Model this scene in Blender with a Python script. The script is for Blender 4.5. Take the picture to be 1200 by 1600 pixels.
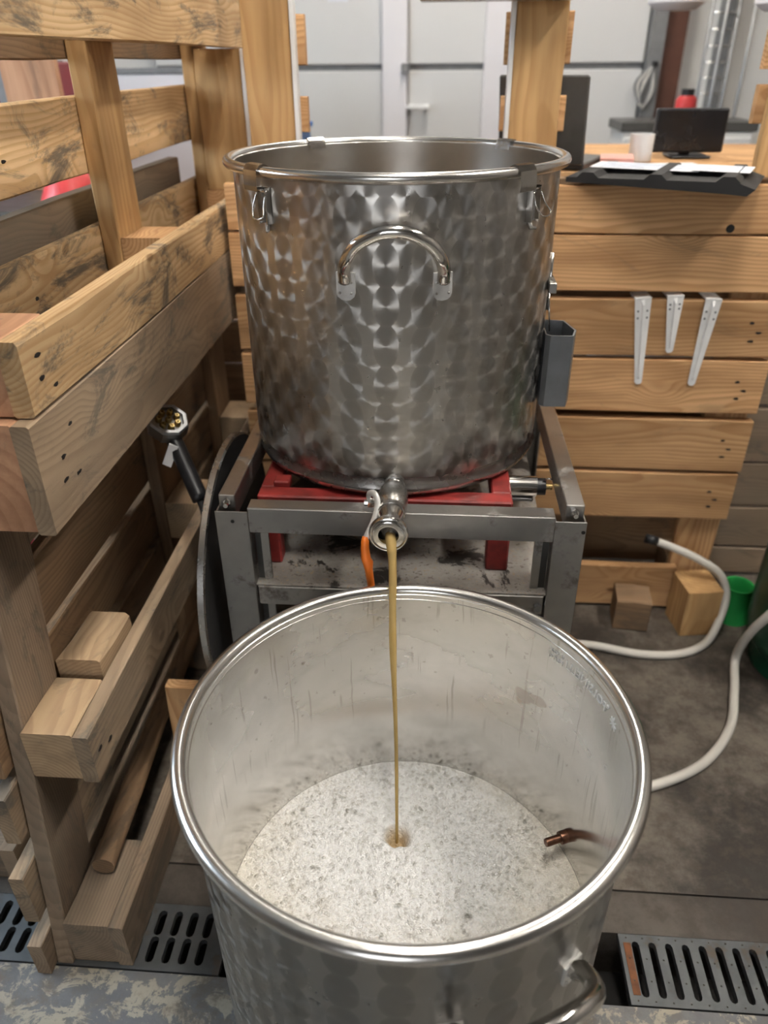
import bpy, bmesh, math, random
from mathutils import Vector, Matrix, noise
random.seed(7)
R = math.radians
for o in list(bpy.data.objects): bpy.data.objects.remove(o)
SC = bpy.context.scene
COL = SC.collection

# ------------------------------------------------------------------ camera
FPX, PITCH, ROLL, YAW, CAMH = 1175.0, .5419, -.0077, .0747, 1.2
cd = bpy.data.cameras.new('camera'); cam = bpy.data.objects.new('camera', cd); COL.objects.link(cam)
fw = Vector((0, math.cos(PITCH), -math.sin(PITCH))); rt = Vector((1, 0, 0)); up = rt.cross(fw)
rt = rt*math.cos(ROLL) + up*math.sin(ROLL); up = rt.cross(fw)
RY = Matrix.Rotation(YAW, 3, 'Z')
rt, up, fw = RY @ rt, RY @ up, RY @ fw
m = Matrix((rt, up, -fw)).transposed().to_4x4(); m.translation = (0, 0, CAMH); cam.matrix_world = m
cd.sensor_fit = 'VERTICAL'; cd.sensor_height = 36.0; cd.lens = 36.0*FPX/1600.0
cd.clip_start = .02; cd.clip_end = 60
cd.dof.use_dof = True; cd.dof.focus_distance = .96; cd.dof.aperture_fstop = (cd.lens/1000)/.0070
SC.camera = cam

# ------------------------------------------------------------------ world and exposure
w = bpy.data.worlds.new('world'); SC.world = w; w.use_nodes = True
w.node_tree.nodes['Background'].inputs[0].default_value = (.75, .85, 1, 1)
w.node_tree.nodes['Background'].inputs[1].default_value = .3
SC.view_settings.view_transform = 'Standard'; SC.view_settings.look = 'None'
SC.view_settings.gamma = 1; SC.view_settings.use_curve_mapping = False
SC.view_settings.exposure = 0.58

# lamp and window strengths (the lamps and window panes themselves are built with the room)
LAMP, WIN_BACK, WIN_LEFT = 50.0, 4.0, 16.0
cy = SC.cycles; cy.use_adaptive_sampling = True; cy.adaptive_threshold = .05; cy.max_bounces = 6; cy.diffuse_bounces = 3; cy.glossy_bounces = 4; cy.transmission_bounces = 3; cy.caustics_reflective = True; cy.caustics_refractive = False

# ------------------------------------------------------------------ object helpers
W = {}
def tag(o, label=None, cat=None, group=None, kind=None):
    if label: o['label'] = label
    if cat: o['category'] = cat
    if group: o['group'] = group
    if kind: o['kind'] = kind
    return o
def put(o, M, parent=None):
    if not isinstance(M, Matrix): M = Matrix.Translation(M)
    W[o.name] = M
    if parent:
        o.parent = parent; o.matrix_parent_inverse = W[parent.name].inverted()
    o.matrix_basis = M
    return o
def empty(name, loc, label=None, cat=None, group=None):
    o = bpy.data.objects.new(name, None); COL.objects.link(o); o.empty_display_size = .05
    put(o, loc); return tag(o, label, cat, group)
def mobj(name, bm, mat, M=(0, 0, 0), parent=None, smooth=False, auto=None):
    me = bpy.data.meshes.new(name)
    bmesh.ops.recalc_face_normals(bm, faces=bm.faces)
    if smooth:
        for f in bm.faces: f.smooth = True
    if auto:
        for e in bm.edges:
            if len(e.link_faces) == 2 and e.calc_face_angle(0) > R(auto): e.smooth = False
    bm.to_mesh(me); bm.free()
    for x in (mat if isinstance(mat, (list, tuple)) else [mat]): me.materials.append(x)
    o = bpy.data.objects.new(name, me); COL.objects.link(o)
    return put(o, M, parent)
def struct(o): o['kind'] = 'structure'; return o

# bmesh shapes -----------------------------------------------------
def bbox(bm, a, b, bev=0.0, mi=0):
    vs = [bm.verts.new((x, y, z)) for x in (a[0], b[0]) for y in (a[1], b[1]) for z in (a[2], b[2])]
    fs = [bm.faces.new([vs[i] for i in q]) for q in ((0,1,3,2),(4,6,7,5),(0,4,5,1),(2,3,7,6),(0,2,6,4),(1,5,7,3))]
    for f in fs: f.material_index = mi
    if bev:
        es = list({e for f in fs for e in f.edges})
        r = bmesh.ops.bevel(bm, geom=es, offset=bev, segments=1, affect='EDGES')
        for f in r['faces']: f.material_index = mi
    return vs
def lathe(bm, prof, seg=64, close=False, mis=None, arc=None):
    rings = []
    n = seg if arc is None else seg+1
    for (r, z) in prof:
        ring = []
        if r < 1e-6: v = bm.verts.new((0, 0, z)); ring = [v]*n
        else:
            for i in range(n):
                a = 2*math.pi*i/seg if arc is None else arc[0]+(arc[1]-arc[0])*i/seg
                ring.append(bm.verts.new((r*math.cos(a), r*math.sin(a), z)))
        rings.append(ring)
    m = len(prof)
    for k in range(m if close else m-1):
        A, B = rings[k], rings[(k+1) % m]
        for i in range(seg):
            j = (i+1) % n if arc is None else i+1
            q = [A[i], A[j], B[j], B[i]]
            q2 = []
            for v in q:
                if v not in q2: q2.append(v)
            if len(q2) >= 3:
                f = bm.faces.new(q2)
                if mis: f.material_index = mis[k]
def frames(pts):
    pts = [Vector(p) for p in pts]; n = len(pts); T = []
    for i in range(n):
        t = (pts[min(i+1, n-1)]-pts[max(i-1, 0)]); T.append(t.normalized())
    ref = Vector((0, 0, 1)) if abs(T[0].z) < .9 else Vector((1, 0, 0))
    N = (ref-T[0]*ref.dot(T[0])).normalized(); out = []
    for i in range(n):
        N = (N-T[i]*N.dot(T[i])).normalized(); out.append((pts[i], N, T[i].cross(N)))
    return out
def tube(bm, pts, rad, seg=12, caps=True, flat=1.0):
    fr = frames(pts); rings = []
    for i, (p, n, b) in enumerate(fr):
        r = rad[i] if isinstance(rad, (list, tuple)) else rad
        rings.append([bm.verts.new(p+n*(r*math.cos(2*math.pi*k/seg))+b*(r*flat*math.sin(2*math.pi*k/seg))) for k in range(seg)])
    for A, B in zip(rings, rings[1:]):
        for k in range(seg): bm.faces.new((A[k], A[(k+1) % seg], B[(k+1) % seg], B[k]))
    if caps: bm.faces.new(rings[0][::-1]); bm.faces.new(rings[-1])
def spline(pts, n=8):
    P = [Vector(p) for p in pts]; P = [2*P[0]-P[1]]+P+[2*P[-1]-P[-2]]; out = []
    for i in range(1, len(P)-2):
        a, b, c, d = P[i-1:i+3]
        for k in range(n):
            t = k/n
            out.append(.5*((2*b)+(c-a)*t+(2*a-5*b+4*c-d)*t*t+(3*b-a-3*c+d)*t**3))
    out.append(P[-2]); return out
def rod(bm, a, b, r, seg=12): tube(bm, [a, b], r, seg)
def prism(bm, poly, z0, z1):
    A = [bm.verts.new((x, y, z0)) for x, y in poly]; B = [bm.verts.new((x, y, z1)) for x, y in poly]
    bm.faces.new(A[::-1]); bm.faces.new(B); n = len(A)
    for i in range(n): bm.faces.new((A[i], A[(i+1) % n], B[(i+1) % n], B[i]))
def torus(bm, Rr, r, seg=96, ms=14, z=0):
    prof = [(Rr+r*math.cos(2*math.pi*k/ms), z+r*math.sin(2*math.pi*k/ms)) for k in range(ms)]
    lathe(bm, prof, seg, close=True)

# ------------------------------------------------------------------ materials
def newmat(name):
    mt = bpy.data.materials.new(name); mt.use_nodes = True; nt = mt.node_tree
    return mt, nt, nt.nodes['Principled BSDF']
class NB:
    def __init__(s, nt): s.nt = nt
    def n(s, t, **kw):
        x = s.nt.nodes.new(t)
        for k, v in kw.items(): setattr(x, k, v)
        return x
    def set(s, sock, v):
        if hasattr(v, 'links') or isinstance(v, bpy.types.NodeSocket): s.nt.links.new(v, sock)
        elif v is not None: sock.default_value = v
    def math(s, op, a, b=None, c=None, clamp=False):
        x = s.n('ShaderNodeMath', operation=op, use_clamp=clamp)
        for i, v in enumerate((a, b, c)):
            if v is not None: s.set(x.inputs[i], v)
        return x.outputs[0]
    def vmath(s, op, a, b=None, out=0):
        x = s.n('ShaderNodeVectorMath', operation=op)
        s.set(x.inputs[0], a)
        if b is not None: s.set(x.inputs[1] if op != 'SCALE' else x.inputs['Scale'], b)
        return x.outputs[out]
    def xyz(s, a, b, c):
        x = s.n('ShaderNodeCombineXYZ')
        for i, v in enumerate((a, b, c)): s.set(x.inputs[i], v)
        return x.outputs[0]
    def sep(s, v):
        x = s.n('ShaderNodeSeparateXYZ'); s.set(x.inputs[0], v); return x.outputs
    def noise(s, vec, scale, detail=3, rough=.55, dist=0):
        x = s.n('ShaderNodeTexNoise'); s.set(x.inputs['Vector'], vec)
        for k, v in (('Scale', scale), ('Detail', detail), ('Roughness', rough), ('Distortion', dist)): x.inputs[k].default_value = v
        return x.outputs[0]
    def mix(s, f, a, b, mode='MIX'):
        x = s.n('ShaderNodeMix', data_type='RGBA', blend_type=mode)
        s.set(x.inputs[0], f)
        for k, v in ((6, a), (7, b)): s.set(x.inputs[k], v if not isinstance(v, tuple) else (*v[:3], 1))
        return x.outputs[2]
    def smooth(s, v, a, b, lo=0.0, hi=1.0):
        x = s.n('ShaderNodeMapRange', interpolation_type='SMOOTHSTEP'); s.set(x.inputs[0], v)
        for i, q in enumerate((a, b, lo, hi)): x.inputs[i+1].default_value = q
        return x.outputs[0]
    def bump(s, h, strength=.3, dist=.002):
        x = s.n('ShaderNodeBump'); s.set(x.inputs['Height'], h); x.inputs['Strength'].default_value = strength; x.inputs['Distance'].default_value = dist
        return x.outputs[0]
def plain(name, col, rough=.5, metal=0.0, var=.12, vscale=25, bump=0.0, emit=None, spec=.5, trans=0):
    mt, nt, p = newmat(name); b = NB(nt)
    tc = b.n('ShaderNodeTexCoord').outputs['Object']
    nz = b.noise(tc, vscale, 5)
    f = b.smooth(nz, .3, .7)
    c2 = tuple(max(0, x*(1-var)) for x in col); c1 = tuple(min(1, x*(1+var*.6)) for x in col)
    b.set(p.inputs['Base Color'], b.mix(f, c2, c1))
    b.set(p.inputs['Roughness'], b.smooth(nz, .2, .8, max(.02, rough-.06), min(1, rough+.06)))
    p.inputs['Metallic'].default_value = metal; p.inputs['Specular IOR Level'].default_value = spec
    p.inputs['Transmission Weight'].default_value = trans
    if bump: b.set(p.inputs['Normal'], b.bump(nz, bump))
    if emit: p.inputs['Emission Color'].default_value = (*emit[0], 1); p.inputs['Emission Strength'].default_value = emit[1]
    return mt

def wood(name, light, dark, stain=(.12, .1, .08), samt=.3, ring=.0055, knot=1.0, grey=0.0, fib=.35):
    """solid pine: rings about a pith line along local X, knots, stains"""
    mt, nt, p = newmat(name); b = NB(nt)
    tc = b.n('ShaderNodeTexCoord').outputs['Object']
    rnd = b.n('ShaderNodeObjectInfo').outputs['Random']
    r2 = b.math('FRACT', b.math('MULTIPLY', rnd, 17.31)); r3 = b.math('FRACT', b.math('MULTIPLY', rnd, 91.7))
    off = b.xyz(b.math('MULTIPLY', rnd, 37), b.math('MULTIPLY', r2, 11), b.math('MULTIPLY', r3, 23))
    P = b.vmath('ADD', tc, off)
    x, y, z = b.sep(tc)
    low = b.n('ShaderNodeTexNoise'); b.set(low.inputs['Vector'], b.vmath('MULTIPLY', P, (2.2, 5, 5))); low.inputs['Scale'].default_value = 1; low.inputs['Detail'].default_value = 2
    wob = b.sep(b.vmath('SCALE', b.vmath('SUBTRACT', low.outputs['Color'], (.5, .5, .5)), .06))
    vor = b.n('ShaderNodeTexVoronoi', feature='F1'); b.set(vor.inputs['Vector'], b.vmath('MULTIPLY', P, (4.2, 8.5, 8.5))); vor.inputs['Scale'].default_value = 1
    d = vor.outputs['Distance']
    kfall = b.smooth(d, .05, .34, 1, 0); kcore = b.smooth(d, .045, .085, 1, 0)
    yy = b.math('ADD', b.math('ADD', y, wob[1]), b.math('SUBTRACT', b.math('MULTIPLY', r2, .12), .06))
    zz = b.math('ADD', b.math('ADD', z, wob[2]), b.math('ADD', b.math('MULTIPLY', r3, .05), .012))
    rad = b.math('SQRT', b.math('ADD', b.math('MULTIPLY', yy, yy), b.math('MULTIPLY', zz, zz)))
    rad = b.math('ADD', rad, b.math('MULTIPLY', kfall, .022*knot))
    fr = b.math('FRACT', b.math('DIVIDE', rad, ring))
    late = b.math('MULTIPLY', b.smooth(fr, .25, .85), b.smooth(fr, .9, 1.0, 1, 0))
    fibre = b.noise(b.vmath('MULTIPLY', P, (6, 150, 150)), 1, 4, .65)
    f = b.math('ADD', b.math('MULTIPLY', late, .62), b.math('MULTIPLY', b.math('SUBTRACT', fibre, .4), fib*1.6), clamp=True)
    col = b.mix(f, light, dark)
    br = b.noise(b.vmath('MULTIPLY', P, (3, 14, 14)), 1, 3)
    col = b.mix(b.smooth(br, .35, .70, 0, .62), col, tuple(c*.62 for c in dark))
    if knot: col = b.mix(b.math('MULTIPLY', kcore, .85*min(1, knot)), col, (dark[0]*.3, dark[1]*.24, dark[2]*.2))
    st = b.noise(b.vmath('MULTIPLY', P, (5, 13, 13)), 1, 6, .74, 1.0)
    col = b.mix(b.smooth(st, .57-.10*samt, .66, 0, min(.85, samt*1.5)), col, stain)
    sc = b.noise(b.vmath('MULTIPLY', P, (3, 3, 3)), 1, 5)
    if grey: col = b.mix(b.smooth(sc, .25, .7, .15*grey, grey), col, (.25, .22, .18))
    tint = b.math('ADD', .86, b.math('MULTIPLY', r2, .28))
    col = b.mix(1.0, col, b.xyz(tint, b.math('ADD', .84, b.math('MULTIPLY', r2, .27)), b.math('ADD', .80, b.math('MULTIPLY', r2, .26))), 'MULTIPLY')
    b.set(p.inputs['Base Color'], col); p.inputs['Roughness'].default_value = .68; p.inputs['Specular IOR Level'].default_value = .25
    b.set(p.inputs['Normal'], b.bump(fibre, .4, .0012))
    return mt

def pearl(name, Rr, tone=(.68, .655, .62), inner=False):
    """stainless with an engine-turned pattern of overlapping discs (each disc brushed in circles)"""
    mt, nt, p = newmat(name); b = NB(nt)
    tc = b.n('ShaderNodeTexCoord').outputs['Object']
    x, y, z = b.sep(tc)
    wv = b.noise(tc, 9, 2)
    th = b.math('ARCTAN2', y, x); n = 30; su = 2*math.pi*Rr/n; sv = .053
    u = b.math('MULTIPLY', th, n/(2*math.pi)); v = b.math('ADD', b.math('DIVIDE', z, sv), b.math('MULTIPLY', wv, .25))
    def cell(o):
        du = b.math('MULTIPLY', b.math('SUBTRACT', b.math('FRACT', b.math('ADD', u, 10+o)), .5), su)
        dv = b.math('MULTIPLY', b.math('SUBTRACT', b.math('FRACT', b.math('ADD', v, 10+o)), .5), sv)
        e = b.math('ADD', b.math('POWER', b.math('ABSOLUTE', b.math('DIVIDE', du, .0170)), 2), b.math('POWER', b.math('ABSOLUTE', b.math('DIVIDE', dv, .0290)), 2))
        return du, dv, e
    du, dv, eA = cell(0); du2, dv2, eB = cell(.5)
    mA = b.math('LESS_THAN', eA, 1.0)
    def rnd(o):
        wn = b.n('ShaderNodeTexWhiteNoise', noise_dimensions='2D')
        b.set(wn.inputs['Vector'], b.xyz(b.math('FLOOR', b.math('ADD', u, 10+o)), b.math('ADD', b.math('FLOOR', b.math('ADD', v, 10+o)), o*37), 0)); return wn.outputs['Value']
    def pick(a, c): return b.math('ADD', b.math('MULTIPLY', a, mA), b.math('MULTIPLY', c, b.math('SUBTRACT', 1, mA)))
    U = pick(du, du2); V = pick(dv, dv2); Esel = pick(eA, eB)
    et = b.xyz(b.math('MULTIPLY', b.math('SINE', th), -1), b.math('COSINE', th), 0)
    T = b.vmath('ADD', b.vmath('SCALE', et, b.math('MULTIPLY', V, -1)), b.vmath('SCALE', (0, 0, 1), U))
    T = b.vmath('NORMALIZE', T)
    b.set(p.inputs['Tangent'], T)
    p.inputs['Anisotropic'].default_value = .82; p.inputs['Metallic'].default_value = 1
    fine = b.noise(tc, 60, 4)
    edge = b.smooth(Esel, .55, 1.0, 0, 1)
    col = b.mix(b.math('MULTIPLY', mA, .55), tone, tuple(c*.5 for c in tone))
    col = b.mix(b.math('MULTIPLY', edge, .22), col, tuple(min(1, c*1.25) for c in tone))
    rv = pick(rnd(0), rnd(.5))
    col = b.mix(b.math('MULTIPLY', rv, .3), col, tuple(c*.5 for c in tone))
    sm = b.noise(b.vmath('MULTIPLY', tc, (9, 9, 3)), 1, 4)
    col = b.mix(b.smooth(sm, .5, .75, 0, .35), col, (.42, .37, .31))
    b.set(p.inputs['Base Color'], col)
    b.set(p.inputs['Roughness'], b.math('ADD', b.math('ADD', .24, b.math('MULTIPLY', fine, .10)), b.math('MULTIPLY', mA, .07)))
    return mt
def steel(name, tone=(.62, .60, .57), rough=.22, scr=.1, dirt=0.0, streak=False):
    mt, nt, p = newmat(name); b = NB(nt)
    tc = b.n('ShaderNodeTexCoord').outputs['Object']
    nz = b.noise(tc, 30, 5); sp = b.noise(tc, 180, 3)
    col = b.mix(b.smooth(nz, .35, .7, 0, .35), tone, tuple(c*.75 for c in tone))
    rg = b.math('ADD', rough-.05, b.math('MULTIPLY', nz, scr))
    if dirt:
        dm = b.smooth(b.noise(tc, 14, 7, .72), .60-.16*dirt, .68)
        col = b.mix(b.math('MULTIPLY', dm, .85), col, (.10, .075, .055)); rg = b.math('ADD', rg, b.math('MULTIPLY', dm, .35))
        b.set(p.inputs['Metallic'], b.math('SUBTRACT', 1, b.math('MULTIPLY', dm, .9)))
    else: p.inputs['Metallic'].default_value = 1
    if streak:   # dried runs and splashes on the inside of the vat
        x, y, z = b.sep(tc); th = b.math('ARCTAN2', y, x)
        wig = b.math('MULTIPLY', b.noise(tc, 14, 2), .035)
        line = b.math('ADD', z, b.math('MULTIPLY', b.noise(tc, 20, 4, .6), .03))
        film = b.smooth(line, .345, .425)            # dried residue above the last fill level
        run = b.noise(b.xyz(b.math('MULTIPLY', b.math('ADD', th, wig), 40), b.math('MULTIPLY', z, 4), 0), 1, 2)
        spots = b.noise(tc, 85, 2)
        run = b.math('MULTIPLY', b.smooth(run, .60, .63), b.smooth(b.noise(b.xyz(b.math('MULTIPLY', th, 7), b.math('MULTIPLY', z, 11), 3), 1, 2), .46, .56))
        dr = b.math('MULTIPLY', b.math('MAXIMUM', run, b.smooth(spots, .68, .71)), film)
        patch = b.noise(b.vmath('MULTIPLY', tc, (5, 5, 9)), 1, 5)
        fm = b.math('MULTIPLY', film, b.smooth(patch, .3, .62, .45, 1))
        col = b.mix(b.math('MULTIPLY', fm, .6), col, (.78, .76, .725))
        col = b.mix(b.math('MULTIPLY', dr, .55), col, (.40, .37, .33))
        bl = b.smooth(b.noise(b.vmath('MULTIPLY', tc, (10, 10, 14)), 1, 3, .6), .70, .74)
        col = b.mix(b.math('MULTIPLY', bl, .5), col, (.33, .27, .21))
        b.set(p.inputs['Metallic'], b.math('SUBTRACT', 1, b.math('MULTIPLY', fm, .32)))
        rg = b.math('ADD', rg, b.math('MULTIPLY', fm, .10))
    b.set(p.inputs['Base Color'], col); b.set(p.inputs['Roughness'], rg)
    return mt

M = {}
M['pine'] = wood('pine warm', (.74, .47, .25), (.47, .24, .10), samt=.12, knot=1, ring=.007)
M['pine_post'] = wood('pine post', (.66, .43, .21), (.50, .29, .12), samt=.08, ring=.012, knot=.4, fib=.5)
M['pine_pale'] = wood('pine pale', (.77, .56, .33), (.52, .31, .14), stain=(.085, .08, .075), samt=.75, knot=.8, ring=.006)
M['aged'] = wood('pine aged', (.43, .31, .20), (.25, .165, .10), stain=(.06, .055, .05), samt=.8, grey=.45, knot=.7, ring=.006)
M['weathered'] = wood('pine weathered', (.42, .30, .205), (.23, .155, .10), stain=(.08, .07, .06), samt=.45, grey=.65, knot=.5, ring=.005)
M['brown'] = wood('pine brown', (.38, .24, .135), (.22, .13, .07), stain=(.10, .08, .06), samt=.4, grey=.2, knot=.6)
M['block'] = wood('block wood', (.56, .40, .24), (.36, .23, .13), samt=.3, grey=.3, knot=.3, ring=.006)
M['endred'] = wood('reddish chipboard', (.58, .34, .21), (.42, .22, .13), samt=.25, ring=.02, knot=0, fib=.8)
M['nail'] = plain('nail iron', (.045, .038, .035), .6, .6)
M['pearl_a'] = pearl('engine turned stainless', .236); M['pearl_b'] = pearl('engine turned stainless vat', .2365, (.40, .388, .368))
M['inner'] = steel('inner stainless', (.70, .685, .655), .17, .06, streak=True)
M['innerk'] = steel('inner kettle stainless', (.52, .50, .47), .3, .1)
M['bead'] = steel('bead stainless', (.70, .68, .65), .24, .1)
M['plate'] = plain('satin zinc and letter highlight', (.74, .73, .71), .38, .4, .1, 60)  # zinc of plates and lever; also the painted highlight on embossed letters
M['steel'] = steel('satin stainless', (.58, .565, .54), .26, .12)
M['bright'] = steel('polished stainless', (.75, .73, .70), .14, .08)
M['galv'] = steel('galvanised steel', (.40, .405, .41), .42, .15)
M['dirty'] = steel('dirty steel', (.50, .48, .455), .34, .15, dirt=.45)
M['rail'] = steel('frame steel', (.40, .39, .375), .36, .16, dirt=.2)
M['darkpocket'] = plain('blue grey sheet', (.20, .21, .225), .38, .7)
M['red'] = plain('red enamel', (.27, .026, .022), .5, 0, .5, 22, .1)
M['orange'] = plain('orange plastic', (.85, .20, .02), .4)
M['blackp'] = plain('black plastic', (.018, .018, .02), .38)
M['rubber'] = plain('black rubber', (.022, .021, .021), .75)
M['brass'] = plain('brass', (.62, .46, .20), .3, 1)
M['white'] = plain('white powder coat', (.90, .895, .885), .45, 0, .04)
M['hose'] = plain('white hose', (.66, .63, .57), .45, 0, .08, 8)
M['green'] = plain('green plastic', (.03, .40, .09), .4)
M['dgreen'] = plain('dark green enamel', (.008, .07, .035), .35)
M['dark'] = plain('dark void', (.012, .011, .010), .9)
M['redp'] = plain('red plastic', (.72, .06, .06), .45)
M['maroon'] = plain('maroon plastic', (.20, .018, .025), .5)
M['blue'] = plain('blue plastic', (.05, .16, .45), .5)
M['wallw'] = plain('white plaster', (.78, .765, .73), .85, 0, .03, 2)
M['panel'] = plain('white door panel', (.70, .69, .67), .5, 0, .02, 2)
M['trimw'] = plain('white frame', (.84, .81, .82), .5, 0, .03, 3)
M['greyp'] = plain('grey paint', (.20, .20, .20), .5)
M['brownp'] = plain('brown paint', (.10, .036, .02), .55, 0, .3, 6)
M['screen'] = plain('dark screen', (.012, .012, .014), .25)
M['lid'] = plain('dark grey lid', (.075, .072, .066), .4)
M['paper'] = plain('paper', (.80, .81, .84), .8, 0, .06, 30)
M['print'] = plain('blue print', (.45, .52, .66), .8, 0, .3, 60)
M['pink'] = plain('pink paper', (.80, .42, .36), .8)
M['ceil'] = plain('ceiling boards', (.20, .185, .165), .9, 0, .15, 2)
M['walld'] = plain('grey brown wall', (.20, .18, .16), .85, 0, .2, 2)
M['rust'] = plain('rusty edge', (.16, .058, .02), .8, 0, .4, 60)

# ------------------------------------------------------------------ wood pieces
def board_bm(L, Wd, T, seed, bev=.0018, warp=.0012, seg=8, wane=0):
    """length along X, width along Y, thickness along Z, centred"""
    rd = random.Random(seed); bm = bmesh.new(); seg = max(2, min(seg, int(L/.06)+1)); rings = []
    bo = rd.uniform(-1, 1)*warp*1.5
    for i in range(seg+1):
        t = i/seg; x = -L/2+L*t; cz = bo*(1-(2*t-1)**2)
        j = lambda: rd.uniform(-1, 1)*warp
        y0, y1, z0, z1 = -Wd/2+j(), Wd/2+j(), -T/2+cz, T/2+cz
        c = bev*rd.uniform(.6, 1.6); wn = wane*rd.uniform(.2, 1)
        ex = rd.uniform(-1, 1)*warp if i in (0, seg) else 0
        ring = [(y0+c, z0), (y1-c, z0), (y1, z0+c), (y1, z1-c), (y1-c-wn, z1), (y0+c, z1), (y0, z1-c), (y0, z0+c)]
        rings.append([bm.verts.new((x+ex, a, b_)) for a, b_ in ring])
    for A, B in zip(rings, rings[1:]):
        for k in range(8): bm.faces.new((A[k], A[(k+1) % 8], B[(k+1) % 8], B[k]))
    bm.faces.new(rings[0][::-1]); bm.faces.new(rings[-1])
    return bm
SEED = [100]
AX = {  # (length axis, width axis, thickness axis)
    'yz': ((0, 1, 0), (0, 0, 1), (1, 0, 0)),   # runs in depth, on edge
    'xz': ((1, 0, 0), (0, 0, 1), (0, -1, 0)),  # runs across, on edge
    'xy': ((1, 0, 0), (0, 1, 0), (0, 0, 1)),   # lies flat
    'zy': ((0, 0, 1), (0, 1, 0), (-1, 0, 0)),  # upright, broad face to the side
    'zx': ((0, 0, 1), (-1, 0, 0), (0, -1, 0)), # upright, broad face to the front
    'yx': ((0, 1, 0), (-1, 0, 0), (0, 0, 1)),
}
def piece(name, axes, lo, hi, mat, parent, tilt=None, nails=(), shear=0, wane=0, warp=.0012, bev=.0018):
    """timber filling the box lo..hi; nails: (along, across) fractions on the +thickness face"""
    SEED[0] += 1
    lo, hi = Vector(lo), Vector(hi); c = (lo+hi)/2; s = hi-lo
    a, b_, t = [Vector(v) for v in AX[axes]]
    dim = lambda v: abs(s.dot(Vector([abs(q) for q in v])))
    L, Wd, T = dim(a), dim(b_), dim(t)
    bm = board_bm(L, Wd, T, SEED[0], bev, warp, wane=wane)
    m3 = Matrix((a, b_, t)).transposed()
    MX = Matrix.Translation(c) @ m3.to_4x4()
    if shear:    # lean: y shifts with height z
        inv = m3.inverted()
        for v in bm.verts:
            wv = m3 @ v.co; wv.y += shear*(wv.z); v.co = inv @ wv
    if tilt: MX = Matrix.Translation(c) @ tilt.to_4x4() @ m3.to_4x4()
    o = mobj(name, bm, M[mat], MX, parent)
    for (fa, fb) in nails:
        nb = bmesh.new(); rd = random.Random(SEED[0]+int(fa*999))
        q = [(.0035*rd.uniform(.6, 1.5)*math.cos(k*math.pi/4)*1.5, .0026*rd.uniform(.7, 1.3)*math.sin(k*math.pi/4)) for k in range(8)]
        prism(nb, q, -.002, .0006)
        mobj('nail', nb, M['nail'], MX @ Matrix.Translation(((fa-.5)*L, (fb-.5)*Wd, T/2)), o)
    return o

# ================================================================== THE SETTING
X0, X1, Y0, Y1, ZC = -2.6, 2.6, -3.2, 4.05, 3.0
def concrete(name, a, b2, c, painted=False):
    mt, nt, p = newmat(name); b = NB(nt)
    tc = b.n('ShaderNodeTexCoord').outputs['Object']
    n1 = b.noise(tc, 4.2, 9, .74); n2 = b.noise(tc, 26, 7, .7); n3 = b.noise(tc, 120, 4, .7)
    col = b.mix(b.smooth(n1, .40, .62), a, b2)
    col = b.mix(b.smooth(n2, .48, .66, 0, .75), col, c)
    col = b.mix(b.smooth(n3, .62, .74, 0, .5), col, tuple(min(1, k*1.9) for k in c))
    if painted:
        m2 = b.noise(b.vmath('MULTIPLY', tc, (1, 1.3, 1)), 24, 9, .72, .5)
        col = b.mix(b.smooth(m2, .49, .54), col, (.33, .30, .235))
        col = b.mix(b.smooth(b.noise(tc, 6, 7, .74), .50, .60, 0, .85), col, (.135, .115, .092))
    b.set(p.inputs['Base Color'], col)
    b.set(p.inputs['Roughness'], b.smooth(n2, .3, .7, .5, .8))
    b.set(p.inputs['Normal'], b.bump(b.math('ADD', n2, b.math('MULTIPLY', n3, .5)), .35, .003))
    return mt
M['floor'] = concrete('concrete floor', (.026, .020, .015), (.150, .126, .100), (.066, .052, .040))
M['floorstrip'] = concrete('concrete channel edging', (.040, .031, .024), (.085, .070, .056), (.060, .047, .037))
def spattered(name):
    mt, nt, p = newmat(name); b = NB(nt); tc = b.n('ShaderNodeTexCoord').outputs['Object']
    n1 = b.noise(tc, 12, 7, .7); n2 = b.noise(tc, 9, 8, .72, .8); n3 = b.noise(tc, 150, 3, .6)
    col = b.mix(b.smooth(n1, .35, .65), (.26, .235, .21), (.40, .38, .35))
    col = b.mix(b.smooth(n3, .58, .68, 0, .6), col, (.42, .30, .17))
    col = b.mix(b.smooth(n3, .40, .34, 0, .7), col, (.10, .07, .05))
    col = b.mix(b.smooth(n2, .53, .57, 0, .92), col, (.022, .018, .015))
    b.set(p.inputs['Base Color'], col); p.inputs['Roughness'].default_value = .5; p.inputs['Metallic'].default_value = .2
    b.set(p.inputs['Normal'], b.bump(n3, .3, .002)); return mt
M['shelf'] = spattered('spattered shelf steel')
M['floorfront'] = concrete('painted concrete', (.11, .113, .12), (.16, .16, .16), (.14, .13, .118), True)
GY0, GY1 = .598, .708
bm = bmesh.new(); bbox(bm, (X0, .782, -.12), (X1, Y1, 0)); struct(mobj('floor', bm, M['floor']))
bm = bmesh.new(); bbox(bm, (X0, GY1, -.12), (X1, .779, -.001)); struct(mobj('floor_edging', bm, M['floorstrip']))
bm = bmesh.new(); bbox(bm, (X0, Y0, -.12), (X1, GY0, 0)); struct(mobj('floor_front', bm, M['floorfront']))
bm = bmesh.new(); bbox(bm, (X0, GY0, -.125), (X1, GY1, -.115)); bbox(bm, (X0, .7785, -.12), (X1, .7825, -.004)); struct(mobj('floor_channel', bm, M['dark']))
bm = bmesh.new(); bbox(bm, (X0, Y0, ZC), (X1, Y1+.3, ZC+.08)); struct(mobj('ceiling', bm, M['ceil']))
bm = bmesh.new(); bbox(bm, (X0, Y1, 0), (X1, Y1+.1, ZC)); struct(mobj('wall_back', bm, M['wallw']))
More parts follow.
